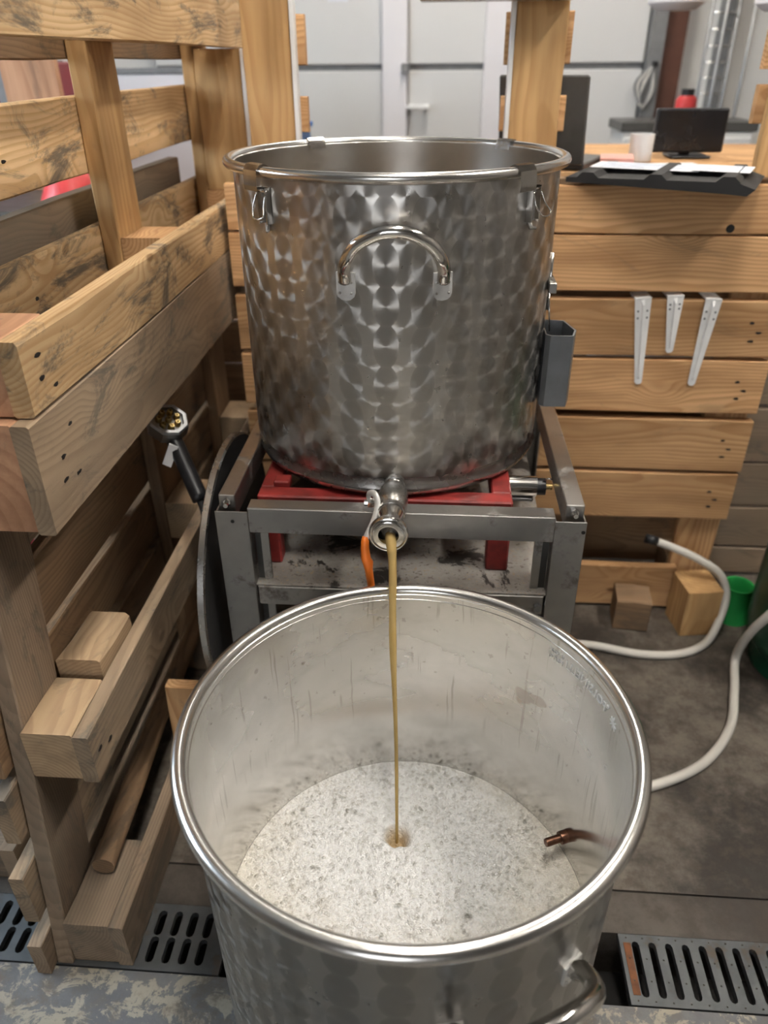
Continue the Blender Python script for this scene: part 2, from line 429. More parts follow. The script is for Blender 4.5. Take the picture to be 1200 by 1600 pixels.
def wall_open(name, plane, at, lo, hi, opens, mat, th=.1, sgn=1):
    bm = bmesh.new()
    us = sorted({lo[0], hi[0]} | {o[0] for o in opens} | {o[2] for o in opens}); vs = sorted({lo[1], hi[1]} | {o[1] for o in opens} | {o[3] for o in opens})
    for a, b_ in zip(us, us[1:]):
        for c, d in zip(vs, vs[1:]):
            if any(o[0] <= a and b_ <= o[2] and o[1] <= c and d <= o[3] for o in opens): continue
            if plane == 'x': bbox(bm, (at, a, c), (at+th*sgn, b_, d))
            else: bbox(bm, (a, at, c), (b_, at+th*sgn, d))
    return struct(mobj(name, bm, mat))
WL = (.3, 1.25, 1.5, 2.25); WF = (-.95, .75, .15, 2.3)
wall_open('wall_left', 'x', X0, (Y0, 0), (Y1, ZC), [WL], M['walld'], sgn=-1)
wall_open('wall_right', 'x', X1, (Y0, 0), (Y1, ZC), [], M['walld'], sgn=1)
wall_open('wall_front', 'y', Y0, (X0, 0), (X1, ZC), [WF], M['walld'], sgn=-1)
def window(name, plane, at, o, col, strength, nx, nz, sgn):
    """daylit window: frame, mullions and panes"""
    e = empty(name, (at, (o[0]+o[2])/2, o[1]) if plane == 'x' else ((o[0]+o[2])/2, at, o[1])); struct(e)
    mt = plain(name+' daylight pane', (.8, .85, .9), .1, emit=(col, strength))
    cv = lambda u, v, d: (at+sgn*d, u, v) if plane == 'x' else (u, at+sgn*d, v)
    def bx(nm, u0, v0, u1, v1, d0, d1, mat):
        a, c = cv(u0, v0, d0), cv(u1, v1, d1); bm = bmesh.new()
        bbox(bm, tuple(map(min, a, c)), tuple(map(max, a, c))); mobj(nm, bm, mat, parent=e)
    for i in range(nx):
        for k in range(nz):
            u0 = o[0]+(o[2]-o[0])*i/nx; u1 = o[0]+(o[2]-o[0])*(i+1)/nx; v0 = o[1]+(o[3]-o[1])*k/nz; v1 = o[1]+(o[3]-o[1])*(k+1)/nz
            bx('pane', u0+.02, v0+.02, u1-.02, v1-.02, .04, .05, mt)
    for i in range(nx+1): u = o[0]+(o[2]-o[0])*i/nx; bx('mullion', u-.025, o[1], u+.025, o[3], .02, .07, M['trimw'])
    for k in range(nz+1): v = o[1]+(o[3]-o[1])*k/nz; bx('mullion', o[0], v-.025, o[2], v+.025, .025, .065, M['trimw'])
window('window_1', 'x', X0, WL, (.72, .86, 1.0), WIN_LEFT, 3, 2, -1)
window('window_2', 'y', Y0, WF, (.95, .97, 1.0), WIN_BACK, 3, 2, -1)
# ceiling lamps
LM = plain('lamp tube', (.9, .9, .85), .4, emit=((1, .945, .87), LAMP))
for i, (x, y, what) in enumerate([(.12, .50, 'over the vat'), (1.45, .85, 'over the hoses'), (.1, 2.9, 'in front of the panelled door')]):
    e = empty('ceiling_lamp', (x, y, ZC), 'long white ceiling lamp '+what, 'lamp', 'ceiling lamps')
    bm = bmesh.new(); bbox(bm, (x-.12, y-.62, ZC-.06), (x+.12, y+.62, ZC), .01); mobj('housing', bm, M['white'], parent=e)
    for s in (-.05, .05):
        bm = bmesh.new(); rod(bm, (x+s, y-.58, ZC-.085), (x+s, y+.58, ZC-.085), .024, 12); mobj('tube', bm, LM, parent=e, smooth=True)
# back door (sectional, white) in front of the back wall
DY = Y1-.06
d = empty('door_1', (.1, DY, 0)); struct(d)
def bxo(nm, a, c, mat, parent=None, bev=0): bm = bmesh.new(); bbox(bm, a, c, bev); return mobj(nm, bm, M[mat], parent=parent)
for (xa, xb) in ((-1.35, -.29), (-.17, .17), (.29, .88)):
    for (za, zb) in ((0, .575), (.60, 1.155), (1.18, 1.75), (1.775, 2.3)): bxo('panel', (xa, DY, za), (xb, DY+.05, zb), 'panel', d, .004)
bxo('stile', (-.29, DY-.03, 0), (-.175, DY+.05, 2.3), 'trimw', d, .004); bxo('stile', (.17, DY-.02, 0), (.29, DY+.05, 2.3), 'trimw', d, .004)
for za in (.575, 1.155, 1.75): bxo('seam', (-1.35, DY+.02, za), (.88, DY+.05, za+.025), 'greyp', d)
bm = bmesh.new(); bbox(bm, (-.175, DY-.06, 1.0), (-.07, DY-.03, 1.02), .004); bbox(bm, (-.165, DY-.03, 1.0), (-.15, DY, 1.02)); bbox(bm, (-.095, DY-.03, 1.0), (-.08, DY, 1.02)); mobj('handle', bm, M['white'], parent=d)
bm = bmesh.new(); bbox(bm, (-.20, DY-.06, 1.145), (-.165, DY-.03, 1.185), .004); mobj('latch', bm, M['greyp'], parent=d)
bxo('sticker', (-.53, DY-.002, 1.42), (-.44, DY, 1.56), 'paper', d); bxo('sticker_mark', (-.51, DY-.004, 1.47), (-.46, DY-.002, 1.53), 'redp', d)
struct(bxo('trim_1', (.885, DY-.06, 0), (.945, Y1, 2.6), 'greyp')); struct(bxo('trim_2', (.95, DY-.03, 0), (1.04, Y1, 2.6), 'brownp')); struct(bxo('trim_3', (1.19, DY-.05, 0), (1.225, Y1, 2.6), 'greyp'))

# drain grates ------------------------------------------------------
def grate(name, x0, x1, y0, y1, rows, pitch, sl, label, bumps=False):
    e = empty(name, ((x0+x1)/2, (y0+y1)/2, 0), label, 'drain grate', 'drain grates')
    bm = bmesh.new(); n = int((x1-x0-.02)/pitch); mx = (x1-x0-n*pitch)/2; zt = .0015
    my = .0105; ch = (y1-y0-2*my)/rows
    def quad(a, b_, c, d_): bm.faces.new([bm.verts.new((q[0], q[1], zt)) for q in (a, b_, c, d_)])
    quad((x0, y0), (x1, y0), (x1, y0+my), (x0, y0+my)); quad((x0, y1-my), (x1, y1-my), (x1, y1), (x0, y1))
    quad((x0, y0+my), (x0+mx, y0+my), (x0+mx, y1-my), (x0, y1-my)); quad((x1-mx, y0+my), (x1, y0+my), (x1, y1-my), (x1-mx, y1-my))
    for r in range(rows):
        ya, yb = y0+my+r*ch, y0+my+(r+1)*ch
        for i in range(n):
            xa = x0+mx+i*pitch; xb = xa+pitch; xc = (xa+xb)/2; hw = sl/2; g = .0008
            yA, yB = ya+g+hw, yb-g-hw
            inner = [(xc+hw*math.cos(R(t)), yB+hw*math.sin(R(t))) for t in (0, 45, 90, 135, 180)]+[(xc+hw*math.cos(R(t)), yA+hw*math.sin(R(t))) for t in (180, 225, 270, 315, 360)]
            outer = [(xb, yB), (xb, yb), (xc, yb), (xa, yb), (xa, yB), (xa, yA), (xa, ya), (xc, ya), (xb, ya), (xb, yA)]
            I = [bm.verts.new((*q, zt)) for q in inner]; O = [bm.verts.new((*q, zt)) for q in outer]
            for k in range(10): bm.faces.new((O[k], O[(k+1) % 10], I[(k+1) % 10], I[k]))
    bmesh.ops.remove_doubles(bm, verts=bm.verts, dist=1e-5)
    ge = bmesh.ops.extrude_face_region(bm, geom=list(bm.faces))
    for v in ge['geom']:
        if isinstance(v, bmesh.types.BMVert): v.co.z -= .012
    mobj('plate', bm, M['grate'], parent=e)
    if bumps:
        bb = bmesh.new()
        for r, yy in enumerate((y0+.006, y0+.035, y0+.068, y1-.006)):
            for i in range(n+1):
                x = x0+mx+i*pitch; bmesh.ops.create_icosphere(bb, subdivisions=1, radius=.0016, matrix=Matrix.Translation((x, yy, zt+.0003)))
        tag(mobj('stud', bb, M['bright'], parent=e), kind='stuff')
    return e
M['grate'] = steel('galvanised grate', (.135, .142, .146), .6, .2, dirt=.3)
grate('drain_grate', -.90, -.305, GY0+.002, GY1-.002, 2, .0262, .0135, 'grey slotted drain grate under the pallet foot', False)
gr = grate('drain_grate', .316, .93, GY0+.002, GY1-.002, 1, .0257, .0115, 'grey slotted drain grate with studs to the right of the vat', True)
bxo('rusty_end', (.322, GY0+.016, .0012), (.333, GY1-.016, .0022), 'rust', gr)

# ================================================================== KETTLE (upper pot)
KX, KY, KB, KR, KZ = -.068, 1.203, .640, .236, 1.079
kettle = empty('brew_kettle', (KX, KY, KB), 'tall dimpled stainless brew kettle with a tap, standing on the steel frame', 'kettle')
bm = bmesh.new(); hK = KZ-KB
prof = [(0, .006), (KR-.03, .004), (KR-.012, .0), (KR-.003, .004), (KR+.001, .012), (KR+.001, .016), (KR-.001, .019), (KR, .034), (KR, hK-.001), (KR-.0015, hK), (KR-.003, hK-.001), (KR-.003, .02), (KR-.02, .010), (0, .010)]
mis = [2]*7+[0]+[0]*2+[1]*3
lathe(bm, prof, 128, mis=mis); mobj('body', bm, [M['pearl_a'], M['innerk'], M['steel']], (KX, KY, KB), kettle, True, 40)
bm = bmesh.new(); torus(bm, KR+.0065, .007, 128, 14); mobj('rim_bead', bm, M['bead'], (KX, KY, KZ), kettle, True)
bm = bmesh.new(); lathe(bm, [(0, 0), (KR-.004, 0)], 96); mobj('wort_surface', bm, plain('dark wort', (.10, .06, .02), .08), (KX, KY, 1.03), kettle)
def polar(cx, cy, r, deg, z): return Vector((cx+r*math.cos(R(deg)), cy+r*math.sin(R(deg)), z))
def frame_at(cx, cy, r, deg, z):
    """local x: tangent (to the right seen from outside), y: outward, z: up"""
    a = R(deg); out = Vector((math.cos(a), math.sin(a), 0)); tan = Vector((-math.sin(a), math.cos(a), 0))
    mm = Matrix((tan, out, Vector((0, 0, 1)))).transposed().to_4x4(); mm.translation = (cx+r*out.x, cy+r*out.y, z); return mm
def pot_handle(parent, cx, cy, Rr, deg, zf, span, rise, outw, r=.0085, feet=True):
    h = empty_part('handle', parent, polar(cx, cy, Rr, deg, zf))
    F = frame_at(cx, cy, Rr, deg, zf)
    a = span/2/Rr
    pts = []
    sag = Rr*(1-math.cos(a))
    P = [(-span/2, .006-sag, -.004), (-span/2, .014-sag, .012), (-span/2+.004, outw*.5, rise*.42), (-span/2+.018, outw*.8, rise*.74), (-span/2+.042, outw*.97, rise*.95), (0, outw, rise)]
    P = P+[(-x, y, z) for x, y, z in P[-2::-1]]
    bm = bmesh.new(); tube(bm, [F @ v for v in spline(P, 6)], r, 14)
    g = mobj('grip', bm, M['bright'], parent=h, smooth=True)
    for s in (-1, 1):
        F2 = frame_at(cx, cy, Rr, deg+s*math.degrees(a), zf)
        bm = bmesh.new(); q = [(-.0125, .006), (-.0125, -.020)]+[(-.0125*math.cos(R(t)), -.020-.010*math.sin(R(t))) for t in (30, 60, 90, 120, 150)]+[(.0125, -.020), (.0125, .006)]
        prism(bm, q, 0, .003)
        pl = mobj('mounting_plate', bm, M['plate'], F2 @ Matrix(((1, 0, 0, 0), (0, 0, 1, -.0005), (0, 1, 0, 0), (0, 0, 0, 1))), h)
        for (u, v) in ((-.008, -.006), (.008, -.006), (-.008, -.020), (.008, -.020)):
            bm = bmesh.new(); bmesh.ops.create_uvsphere(bm, u_segments=8, v_segments=5, radius=.0018); mobj('rivet', bm, M['dirty'], F2 @ Matrix.Translation((u, .003, v)), h, True)
    return h
def empty_part(name, parent, loc):
    o = bpy.data.objects.new(name, None); COL.objects.link(o); o.empty_display_size = .02
    return put(o, Vector(loc), parent)
pot_handle(kettle, KX, KY, KR, -87.4, .962, .125, .064, .040)
def latch(deg):
    e = empty_part('latch', kettle, polar(KX, KY, KR, deg, 1.03)); F = frame_at(KX, KY, KR, deg, 0)
    bm = bmesh.new(); w2 = .015
    pf = [(-.006, KZ-.006), (-.004, KZ+.006), (.003, KZ+.0095), (.010, KZ+.0085), (.0155, KZ+.002), (.0165, KZ-.016), (.0155, KZ-.022)]
    A = [[bm.verts.new(F @ Vector((s*w2, a, b))) for a, b in pf] for s in (-1, 1)]
    for k in range(len(pf)-1): bm.faces.new((A[0][k], A[1][k], A[1][k+1], A[0][k+1]))
    ge = bmesh.ops.solidify(bm, geom=list(bm.faces), thickness=.0012)
    mobj('hook_plate', bm, M['bright'], parent=e)
    F = frame_at(KX, KY, KR, deg+(6.5 if deg > -90 else 3.0), 0)
    bm = bmesh.new()
    bbox(bm, (-.009, -.001, KZ-.062), (.009, .002, KZ-.018)); bbox(bm, (-.009, .0, KZ-.062), (-.0075, .010, KZ-.018)); bbox(bm, (.0075, .0, KZ-.062), (.009, .010, KZ-.018))
    bm.transform(F); mobj('base_plate', bm, M['bright'], parent=e)
    bm = bmesh.new(); rod(bm, F @ Vector((-.010, .008, KZ-.022)), F @ Vector((.010, .008, KZ-.022)), .002, 8); mobj('pin', bm, M['bright'], parent=e, smooth=True)
    bm = bmesh.new(); tube(bm, [F @ v for v in spline([(-.009, .010, KZ-.024), (-.010, .016, KZ-.040), (-.004, .022, KZ-.052), (.006, .024, KZ-.054), (.017, .022, KZ-.050), (.012, .016, KZ-.040), (.009, .010, KZ-.026)], 5)], .0011, 6); mobj('wire_bail', bm, M['bright'], parent=e, smooth=True)
    bm = bmesh.new(); tube(bm, [F @ Vector(q) for q in ((-.001, .002, KZ-.062), (.001, .004, KZ-.070), (.006, .009, KZ-.071))], [.0035, .003, .002], 8); mobj('hook', bm, M['dirty'], parent=e, smooth=True)
for dg in (-134.5, -46, 45, 128): latch(dg)
# sheet-metal pocket on the right side of the kettle
e = empty_part('sensor_pocket', kettle, (.185, 1.155, .73))
bm = bmesh.new(); t = .0015
hexp = [(.163, 1.205), (.163, 1.128), (.170, 1.120), (.204, 1.120), (.212, 1.150), (.200, 1.200)]
hin = [(.165, 1.202), (.165, 1.130), (.171, 1.1225), (.202, 1.1225), (.209, 1.150), (.198, 1.198)]
n = len(hexp)
lv = [[bm.verts.new((x, y, z)) for x, y in P] for P, z in ((hexp, .728), (hexp, .842), (hin, .842), (hin, .735))]
bm.faces.new(lv[0]); bm.faces.new(lv[3])
for a, b_ in zip(lv, lv[1:]):
    for i in range(n): bm.faces.new((a[i], a[(i+1) % n], b_[(i+1) % n], b_[i]))
mobj('pocket_body', bm, M['darkpocket'], parent=e)
bm = bmesh.new(); rod(bm, (.166, 1.16, .87), (.166, 1.16, .955), .0022, 8); rod(bm, (.171, 1.15, .84), (.166, 1.16, .90), .0012, 6); mobj('probe_wire', bm, M['bright'], parent=e, smooth=True)
bm = bmesh.new(); bbox(bm, (.160, 1.12, .905), (.171, 1.17, .92), .001); mobj('bracket_strip', bm, M['steel'], parent=e)

# tap: ball valve -----------------------------------------------------
TX, TZ = -.056, .668
tap = empty_part('tap', kettle, (TX, .965, TZ))
def ylathe(nm, prof, mat, parent, seg=32, auto=35):
    """prof: (radius, y)"""
    bm = bmesh.new(); lathe(bm, [(r, y) for r, y in prof], seg)
    mm = Matrix(((1, 0, 0, TX), (0, 0, 1, 0), (0, -1, 0, TZ), (0, 0, 0, 1)))
    return mobj(nm, bm, M[mat], mm, parent, True, auto)
ylathe('weld_socket', [(0, .975), (.014, .975), (.014, .958), (.0165, .957), (.0165, .951), (.0145, .950), (.0145, .944), (.0165, .943), (.0165, .936), (0, .935)], 'steel', tap)
ylathe('valve_body', [(0, .938), (.018, .938), (.0205, .934), (.0215, .922), (.0215, .904), (.0205, .894), (.018, .890), (.017, .886), (.019, .884), (.019, .876), (0, .876)], 'steel', tap, 20)
ylathe('spout', [(0, .878), (.0175, .878), (.0175, .868), (.0150, .860), (.0155, .846), (.0165, .838), (.0255, .832), (.0262, .829), (.0262, .826), (.0250, .823), (.0235, .8225), (.0225, .8235), (.0215, .8225), (.0200, .8215), (.0135, .8215), (.0130, .824), (.0130, .868), (0, .869)], 'bright', tap, 40)
bm = bmesh.new(); rod(bm, (TX-.019, .905, TZ), (TX-.034, .905, TZ), .0075, 6); rod(bm, (TX-.033, .905, TZ), (TX-.039, .905, TZ), .0045, 8); mobj('stem_nut', bm, M['bright'], parent=tap)
LV = spline([(TX-.031, .905, TZ-.004), (TX-.033, .905, TZ+.014), (TX-.024, .895, TZ+.020), (TX-.019, .886, TZ+.012), (TX-.022, .872, TZ-.004), (TX-.031, .858, TZ-.022), (TX-.034, .853, TZ-.03)], 6)
bm = bmesh.new(); tube(bm, LV, .0032, 8, flat=1.5); mobj('lever', bm, M['plate'], parent=tap, smooth=True)
GV = [(TX-.0335, .855, TZ-.024), (TX-.034, .853, TZ-.030), (TX-.034, .850, TZ-.040), (TX-.033, .848, TZ-.055), (TX-.030, .846, TZ-.060), (TX-.029, .845, TZ-.072), (TX-.025, .843, TZ-.105), (TX-.023, .842, TZ-.125)]
bm = bmesh.new(); tube(bm, GV, [.0040, .0055, .0060, .0068, .0075, .0056, .0050, .0040], 12); mobj('lever_grip', bm, M['orange'], parent=tap, smooth=True)

# ================================================================== STEEL STAND
st = empty('steel_stand', (-.05, 1.18, 0), 'square steel frame stand with bolted rails carrying the kettle', 'stand')
SX0, SX1, SY0, SY1 = -.312, .216, .905, 1.46
def channel(nm, xa, xb, ya, yb, zt, open_x, open_y):
    """upright made of a front web and two flanges"""
    e = empty_part(nm, st, ((xa+xb)/2, (ya+yb)/2, 0)); t = .0025
    bm = bmesh.new(); fy = ya if open_y > 0 else yb-t
    bbox(bm, (xa, fy, 0), (xb, fy+t, zt), .0006); mobj('web', bm, M['rail'], parent=e)
    for x in (xa, xb-t):
        bm = bmesh.new(); bbox(bm, (x, ya+t if open_y > 0 else ya, 0), (x+t, yb if open_y > 0 else yb-t, zt-.003), .0005); mobj('flange', bm, M['dirty'], parent=e)
    xi = (xb+.0005, xb+.022) if open_x > 0 else (xa-.022, xa-.0005)
    bm = bmesh.new(); yy = ya+.020 if open_y > 0 else yb-.023
    bbox(bm, (xi[0]+(.010 if open_x > 0 else 0), yy, 0), (xi[1]-(0 if open_x > 0 else .010), yy+.003, zt-.045)); mobj('inner_angle', bm, M['dirty'], parent=e)
    bm = bmesh.new(); bbox(bm, (xi[0], yy+.003, 0), (xi[1], yy+.005, zt-.05)); mobj('inner_back', bm, M['lid'], parent=e)
    bm = bmesh.new(); q = [(.0028*math.cos(k*math.pi/5), .0028*math.sin(k*math.pi/5)) for k in range(10)]; prism(bm, q, 0, .0008)
    xx = (xa+xb)/2+(.001 if open_x > 0 else .018)
    mobj('hole', bm, M['dark'], Matrix.Translation((xx, ya, zt-.016)) @ Matrix.Rotation(R(90), 4, 'X'), e)
channel('leg', SX0, SX0+.048, SY0, SY0+.042, .646, 1, 1); channel('leg', SX1-.044, SX1, SY0, SY0+.042, .646, -1, 1)
channel('leg', SX0, SX0+.048, SY1-.042, SY1, .646, 1, -1); channel('leg', SX1-.044, SX1, SY1-.042, SY1, .646, -1, -1)
def bar(nm, a, c, mat='rail', top=None):
    bm = bmesh.new(); bbox(bm, a, c, .0012); o = mobj(nm, bm, M[mat], parent=st)
    if top:
        bm = bmesh.new(); bbox(bm, (a[0]+.001, a[1]+.001, c[2]+.0002), (c[0]-.001, c[1]-.001, c[2]+.0008)); mobj('top_face', bm, M[top], parent=o)
    return o
bar('front_rail', (SX0+.049, SY0-.004, .614), (SX1-.045, SY0+.022, .655), 'rail', 'dirty')
bar('back_rail', (SX0+.049, SY1-.022, .614), (SX1-.045, SY1+.004, .655), 'rail')
bar('side_rail', (SX0+.002, SY0+.02, .625), (SX0+.026, SY1-.01, .662), 'dirty'); bar('side_rail', (SX1-.028, SY0+.02, .625), (SX1-.002, SY1-.01, .662), 'dirty')
for x in (SX0+.016, SX1-.016):
    bm = bmesh.new(); rod(bm, (x, SY0+.021, .653), (x, SY0+.012, .653), .006, 6); rod(bm, (x, SY0+.013, .653), (x, SY0+.004, .653), .0035, 8); mobj('bolt', bm, M['bright'], parent=st)
bar('lower_rail', (SX0+.05, SY0+.004, .478), (SX1-.046, SY0+.020, .512), 'dirty')
bm = bmesh.new(); bbox(bm, (SX0+.03, SY0+.006, .512), (SX1-.03, SY1-.005, .515), .0005); mobj('shelf_plate', bm, M['shelf'], parent=st)
bm = bmesh.new(); rod(bm, (SX1-.054, SY0+.02, .494), (SX1-.054, SY0-.003, .494), .0062, 6); mobj('bolt', bm, M['galv'], parent=st)

# red burner frame ------------------------------------------------------
rb = empty('burner_frame', (-.07, 1.16, .515), 'red painted iron burner frame between the steel stand and the kettle', 'burner')
RX0, RX1, RY0, RY1 = -.265, .119, .968, 1.36
for nm, a, c in (('frame_bar', (RX0, RY0, .606), (RX1, RY0+.03, .638)), ('frame_bar', (RX0, RY1-.03, .606), (RX1, RY1, .638)), ('frame_bar', (RX0, RY0+.03, .606), (RX0+.03, RY1-.03, .638)), ('frame_bar', (RX1-.03, RY0+.03, .606), (RX1, RY1-.03, .638)),
                 ('leg', (RX0, RY0, .515), (RX0+.030, RY0+.03, .606)), ('leg', (RX1-.034, RY0, .515), (RX1, RY0+.03, .606)), ('leg', (RX0, RY1-.03, .515), (RX0+.03, RY1, .606)), ('leg', (RX1-.03, RY1-.03, .515), (RX1, RY1, .606)),
                 ('cross_bar', (RX0+.03, 1.10, .612), (RX1-.03, 1.125, .638)), ('cross_bar', (RX0+.03, 1.22, .612), (RX1-.03, 1.245, .638))):
    bm = bmesh.new(); bbox(bm, a, c, .0025); mobj(nm, bm, M['red'], parent=rb)
bm = bmesh.new(); bbox(bm, (RX0+.02, RY0+.03, .632), (RX0+.045, RY0+.055, .646), .002); mobj('lug', bm, M['red'], parent=rb)
bm = bmesh.new(); lathe(bm, [(0, 0), (.09, 0), (.10, .01), (.10, .03), (.085, .04), (0, .042)], 32); mobj('burner_ring', bm, M['dirty'], (-.07, 1.17, .55), rb, True, 40)
gv = empty_part('gas_valve', rb, (.15, 1.05, .62))
def xrod(nm, x0, x1, r, mat, y=1.05, z=.622, seg=20): bm = bmesh.new(); rod(bm, (x0, y, z), (x1, y, z), r, seg); return mobj(nm, bm, M[mat], parent=gv, smooth=True, auto=40)
xrod('valve_cylinder', .119, .162, .0165, 'bright'); xrod('valve_cap', .162, .176, .0135, 'blackp'); xrod('brass_nipple', .176, .187, .005, 'brass')
bm = bmesh.new(); tube(bm, [(.170, 1.045, .632), (.178, 1.04, .642), (.184, 1.04, .640)], .0014, 6); mobj('wire_clip', bm, M['bright'], parent=gv, smooth=True)
bm = bmesh.new(); bbox(bm, (.122, 1.038, .600), (.158, 1.062, .607), .002); mobj('valve_foot', bm, M['galv'], parent=gv)

# ================================================================== VAT (lower pot)
VX, VY, VR, VZ = -.018, .577, .2365, .583
vat = empty('collecting_vat', (VX, VY, 0), 'wide open stainless vat full of foam in the foreground', 'vat')
bm = bmesh.new()
prof = [(0, .006), (VR-.03, .004), (VR-.012, .001), (VR-.002, .006), (VR, .02), (VR, VZ-.012), (VR+.003, VZ-.004), (VR+.001, VZ), (VR-.002, VZ-.002), (VR-.002, .02), (VR-.02, .010), (0, .010)]
lathe(bm, prof, 160, mis=[0]*7+[1]*4); mobj('body', bm, [M['pearl_b'], M['inner']], (VX, VY, 0), vat, True, 40)
bm = bmesh.new(); torus(bm, .243, .008, 160, 16); mobj('rim_bead', bm, M['bead'], (VX, VY, VZ), vat, True)
bm = bmesh.new(); torus(bm, VR-.0015, .0012, 160, 8); mobj('seam_line', bm, M['bead'], (VX, VY, VZ-.010), vat, True)
pot_handle(vat, VX, VY, VR, -62, .452, .135, .058, .048, .0088)
# embossed maker's lettering on the wall (reads from outside, so it is mirrored on the inside)
def wall_text(body, size, deg0, z, parent, nm, mat, width_deg=None):
    cu = bpy.data.curves.new('lettering', 'FONT'); cu.body = body; cu.size = size; cu.extrude = .0024; cu.resolution_u = 2
    to = bpy.data.objects.new('lettering', cu); COL.objects.link(to)
    me = bpy.data.meshes.new_from_object(to.evaluated_get(bpy.context.evaluated_depsgraph_get()))
    bpy.data.objects.remove(to)
    xs = [v.co.x for v in me.vertices]; x0, x1 = min(xs), max(xs)
    k = (R(width_deg)*VR/(x1-x0)) if width_deg else 1
    bm = bmesh.new(); bm.from_mesh(me); bpy.data.meshes.remove(me)
    bmesh.ops.subdivide_edges(bm, edges=[e for e in bm.edges if e.calc_length() > .008], cuts=1)
    for v in bm.verts:
        a = R(deg0)+(v.co.x-x0)*k/VR; r = VR-.001+v.co.z
        v.co = Vector((r*math.cos(a), r*math.sin(a), v.co.y))
    return mobj(nm, bm, mat, (VX, VY, z), parent)
bpy.context.view_layer.update()
wall_text('POLSINELLI', .0175, 16.5, .5515, vat, 'embossed_lettering', M['plate'], 19.5)  # letters share the wall steel; the pale colour stands in for their highlights
wall_text('INOX', .0085, 37.3, .5605, vat, 'embossed_lettering', M['plate'], 5.6)
wall_text('18/10', .0085, 37.3, .5500, vat, 'embossed_lettering', M['plate'], 5.6)
wall_text('\u00ae', .007, 14.9, .5600, vat, 'embossed_mark', M['plate'])
# crest mark, its highlight painted pale like the letters
bm = bmesh.new()
for (u0, v0, u1, v1) in ((-.006, -.006, .006, .006), (-.006, .006, .006, -.006), (-.008, 0, .008, 0), (0, -.009, 0, .009)):
    pts = []
    for t in range(5):
        u = u0+(u1-u0)*t/4; v = v0+(v1-v0)*t/4; a = R(11.3)+u/VR; pts.append(((VR-.002)*math.cos(a), (VR-.002)*math.sin(a), v))
    tube(bm, pts, .0009, 6)
mobj('embossed_crest', bm, M['plate'], (VX, VY, .553), vat, True)
# temperature probe
pa = 23.5
e = empty_part('temperature_probe', vat, polar(VX, VY, VR, pa, .285)); F = frame_at(VX, VY, VR, pa, .285)
def yprof(nm, prof, mat, par, FF): bm = bmesh.new(); lathe(bm, [(r, y) for r, y in prof], 20); mobj(nm, bm, M[mat], FF @ Matrix(((1, 0, 0, 0), (0, 0, 1, 0), (0, -1, 0, 0), (0, 0, 0, 1))), par, True, 35)
M['probe'] = plain('tarnished copper', (.16, .075, .045), .35, .8, .4, 80)
yprof('rod', [(0, -.034), (.0052, -.034), (.0058, -.032), (.0058, -.002), (0, -.002)], 'probe', e, F)
yprof('collar', [(0, -.012), (.0085, -.012), (.0090, -.010), (.0090, -.002), (0, -.002)], 'probe', e, F)
yprof('outer_nut', [(0, .012), (.011, .012), (.011, -.001), (0, -.001)], 'brass', e, F)

# foam, bubbles, stream ------------------------------------------------------
IX, IY, FZ = -.036, .680, .248
def fz(x, y):
    v = Vector((x, y, 0))
    dx, dy = x-VX, y-VY; rr = math.hypot(dx, dy)/VR
    h = .007*noise.noise(v*9)+.0045*noise.noise(v*24+Vector((3, 1, 0)))+.0022*noise.noise(v*60)+.0026*abs(noise.noise(v*120))+.0016*abs(noise.noise(v*260))
    h *= 1-.75*min(1, max(0, (rr-.86)/.12))
    di = math.hypot(x-IX, y-IY)
    h += .006*math.exp(-(di/.13)**2)+.002*math.exp(-((math.hypot(x-IX-.05, y-IY+.07))/.06)**2)
    wd = .016*(1+.35*noise.noise(Vector((math.atan2(y-IY, x-IX)*1.2, 5, 1))))
    h -= .032*math.exp(-(di/wd)**3)
    h += .004*max(0, (rr-.93)/.07)**2
    return FZ+h
bm = bmesh.new(); FR = VR-.0023; stp = .0019; NG = int(FR/stp)+2; gv_ = {}
def fvert(i, k):
    if (i, k) in gv_: return gv_[(i, k)]
    x, y = i*stp, k*stp; rr_ = math.hypot(x, y)
    if rr_ > FR: x, y = x*FR/rr_, y*FR/rr_
    gv_[(i, k)] = bm.verts.new((x+VX-IX, y+VY-IY, fz(x+VX, y+VY)-FZ)); return gv_[(i, k)]
for i in range(-NG, NG):
    for k in range(-NG, NG):
        if math.hypot((i+.5)*stp, (k+.5)*stp) < FR+.0012: bm.faces.new([fvert(a, c) for a, c in ((i, k), (i+1, k), (i+1, k+1), (i, k+1))])
mt, nt, p = newmat('wort foam'); b = NB(nt); tc = b.n('ShaderNodeTexCoord').outputs['Object']
def vorn(sc):
    x = b.n('ShaderNodeTexVoronoi', feature='F1'); b.set(x.inputs['Vector'], tc); x.inputs['Scale'].default_value = sc; return x.outputs['Distance']
x, y, z = b.sep(tc)
dist = b.math('SQRT', b.math('ADD', b.math('MULTIPLY', x, x), b.math('MULTIPLY', y, y)))
big = b.noise(tc, 16, 4, .6)
far = b.smooth(b.math('ADD', dist, b.math('MULTIPLY', big, .12)), .17, .34)
col = b.mix(far, (.985, .98, .97), (.90, .84, .72))
wet = b.smooth(dist, .008, .022, 1, 0)
col = b.mix(b.math('MULTIPLY', wet, .8), col, (.62, .42, .16))
fl = b.noise(tc, 75, 4, .7); col = b.mix(b.math('MULTIPLY', b.smooth(fl, .60, .74, 0, .2), b.smooth(big, .45, .6)), col, (.33, .27, .19))
cellv = b.n('ShaderNodeTexVoronoi', feature='F1'); b.set(cellv.inputs['Vector'], tc); cellv.inputs['Scale'].default_value = 240
cells = b.smooth(cellv.outputs['Distance'], .25, .62)
col = b.mix(b.math('MULTIPLY', cells, b.smooth(dist, .03, .22, .04, .26)), col, (.70, .63, .53))
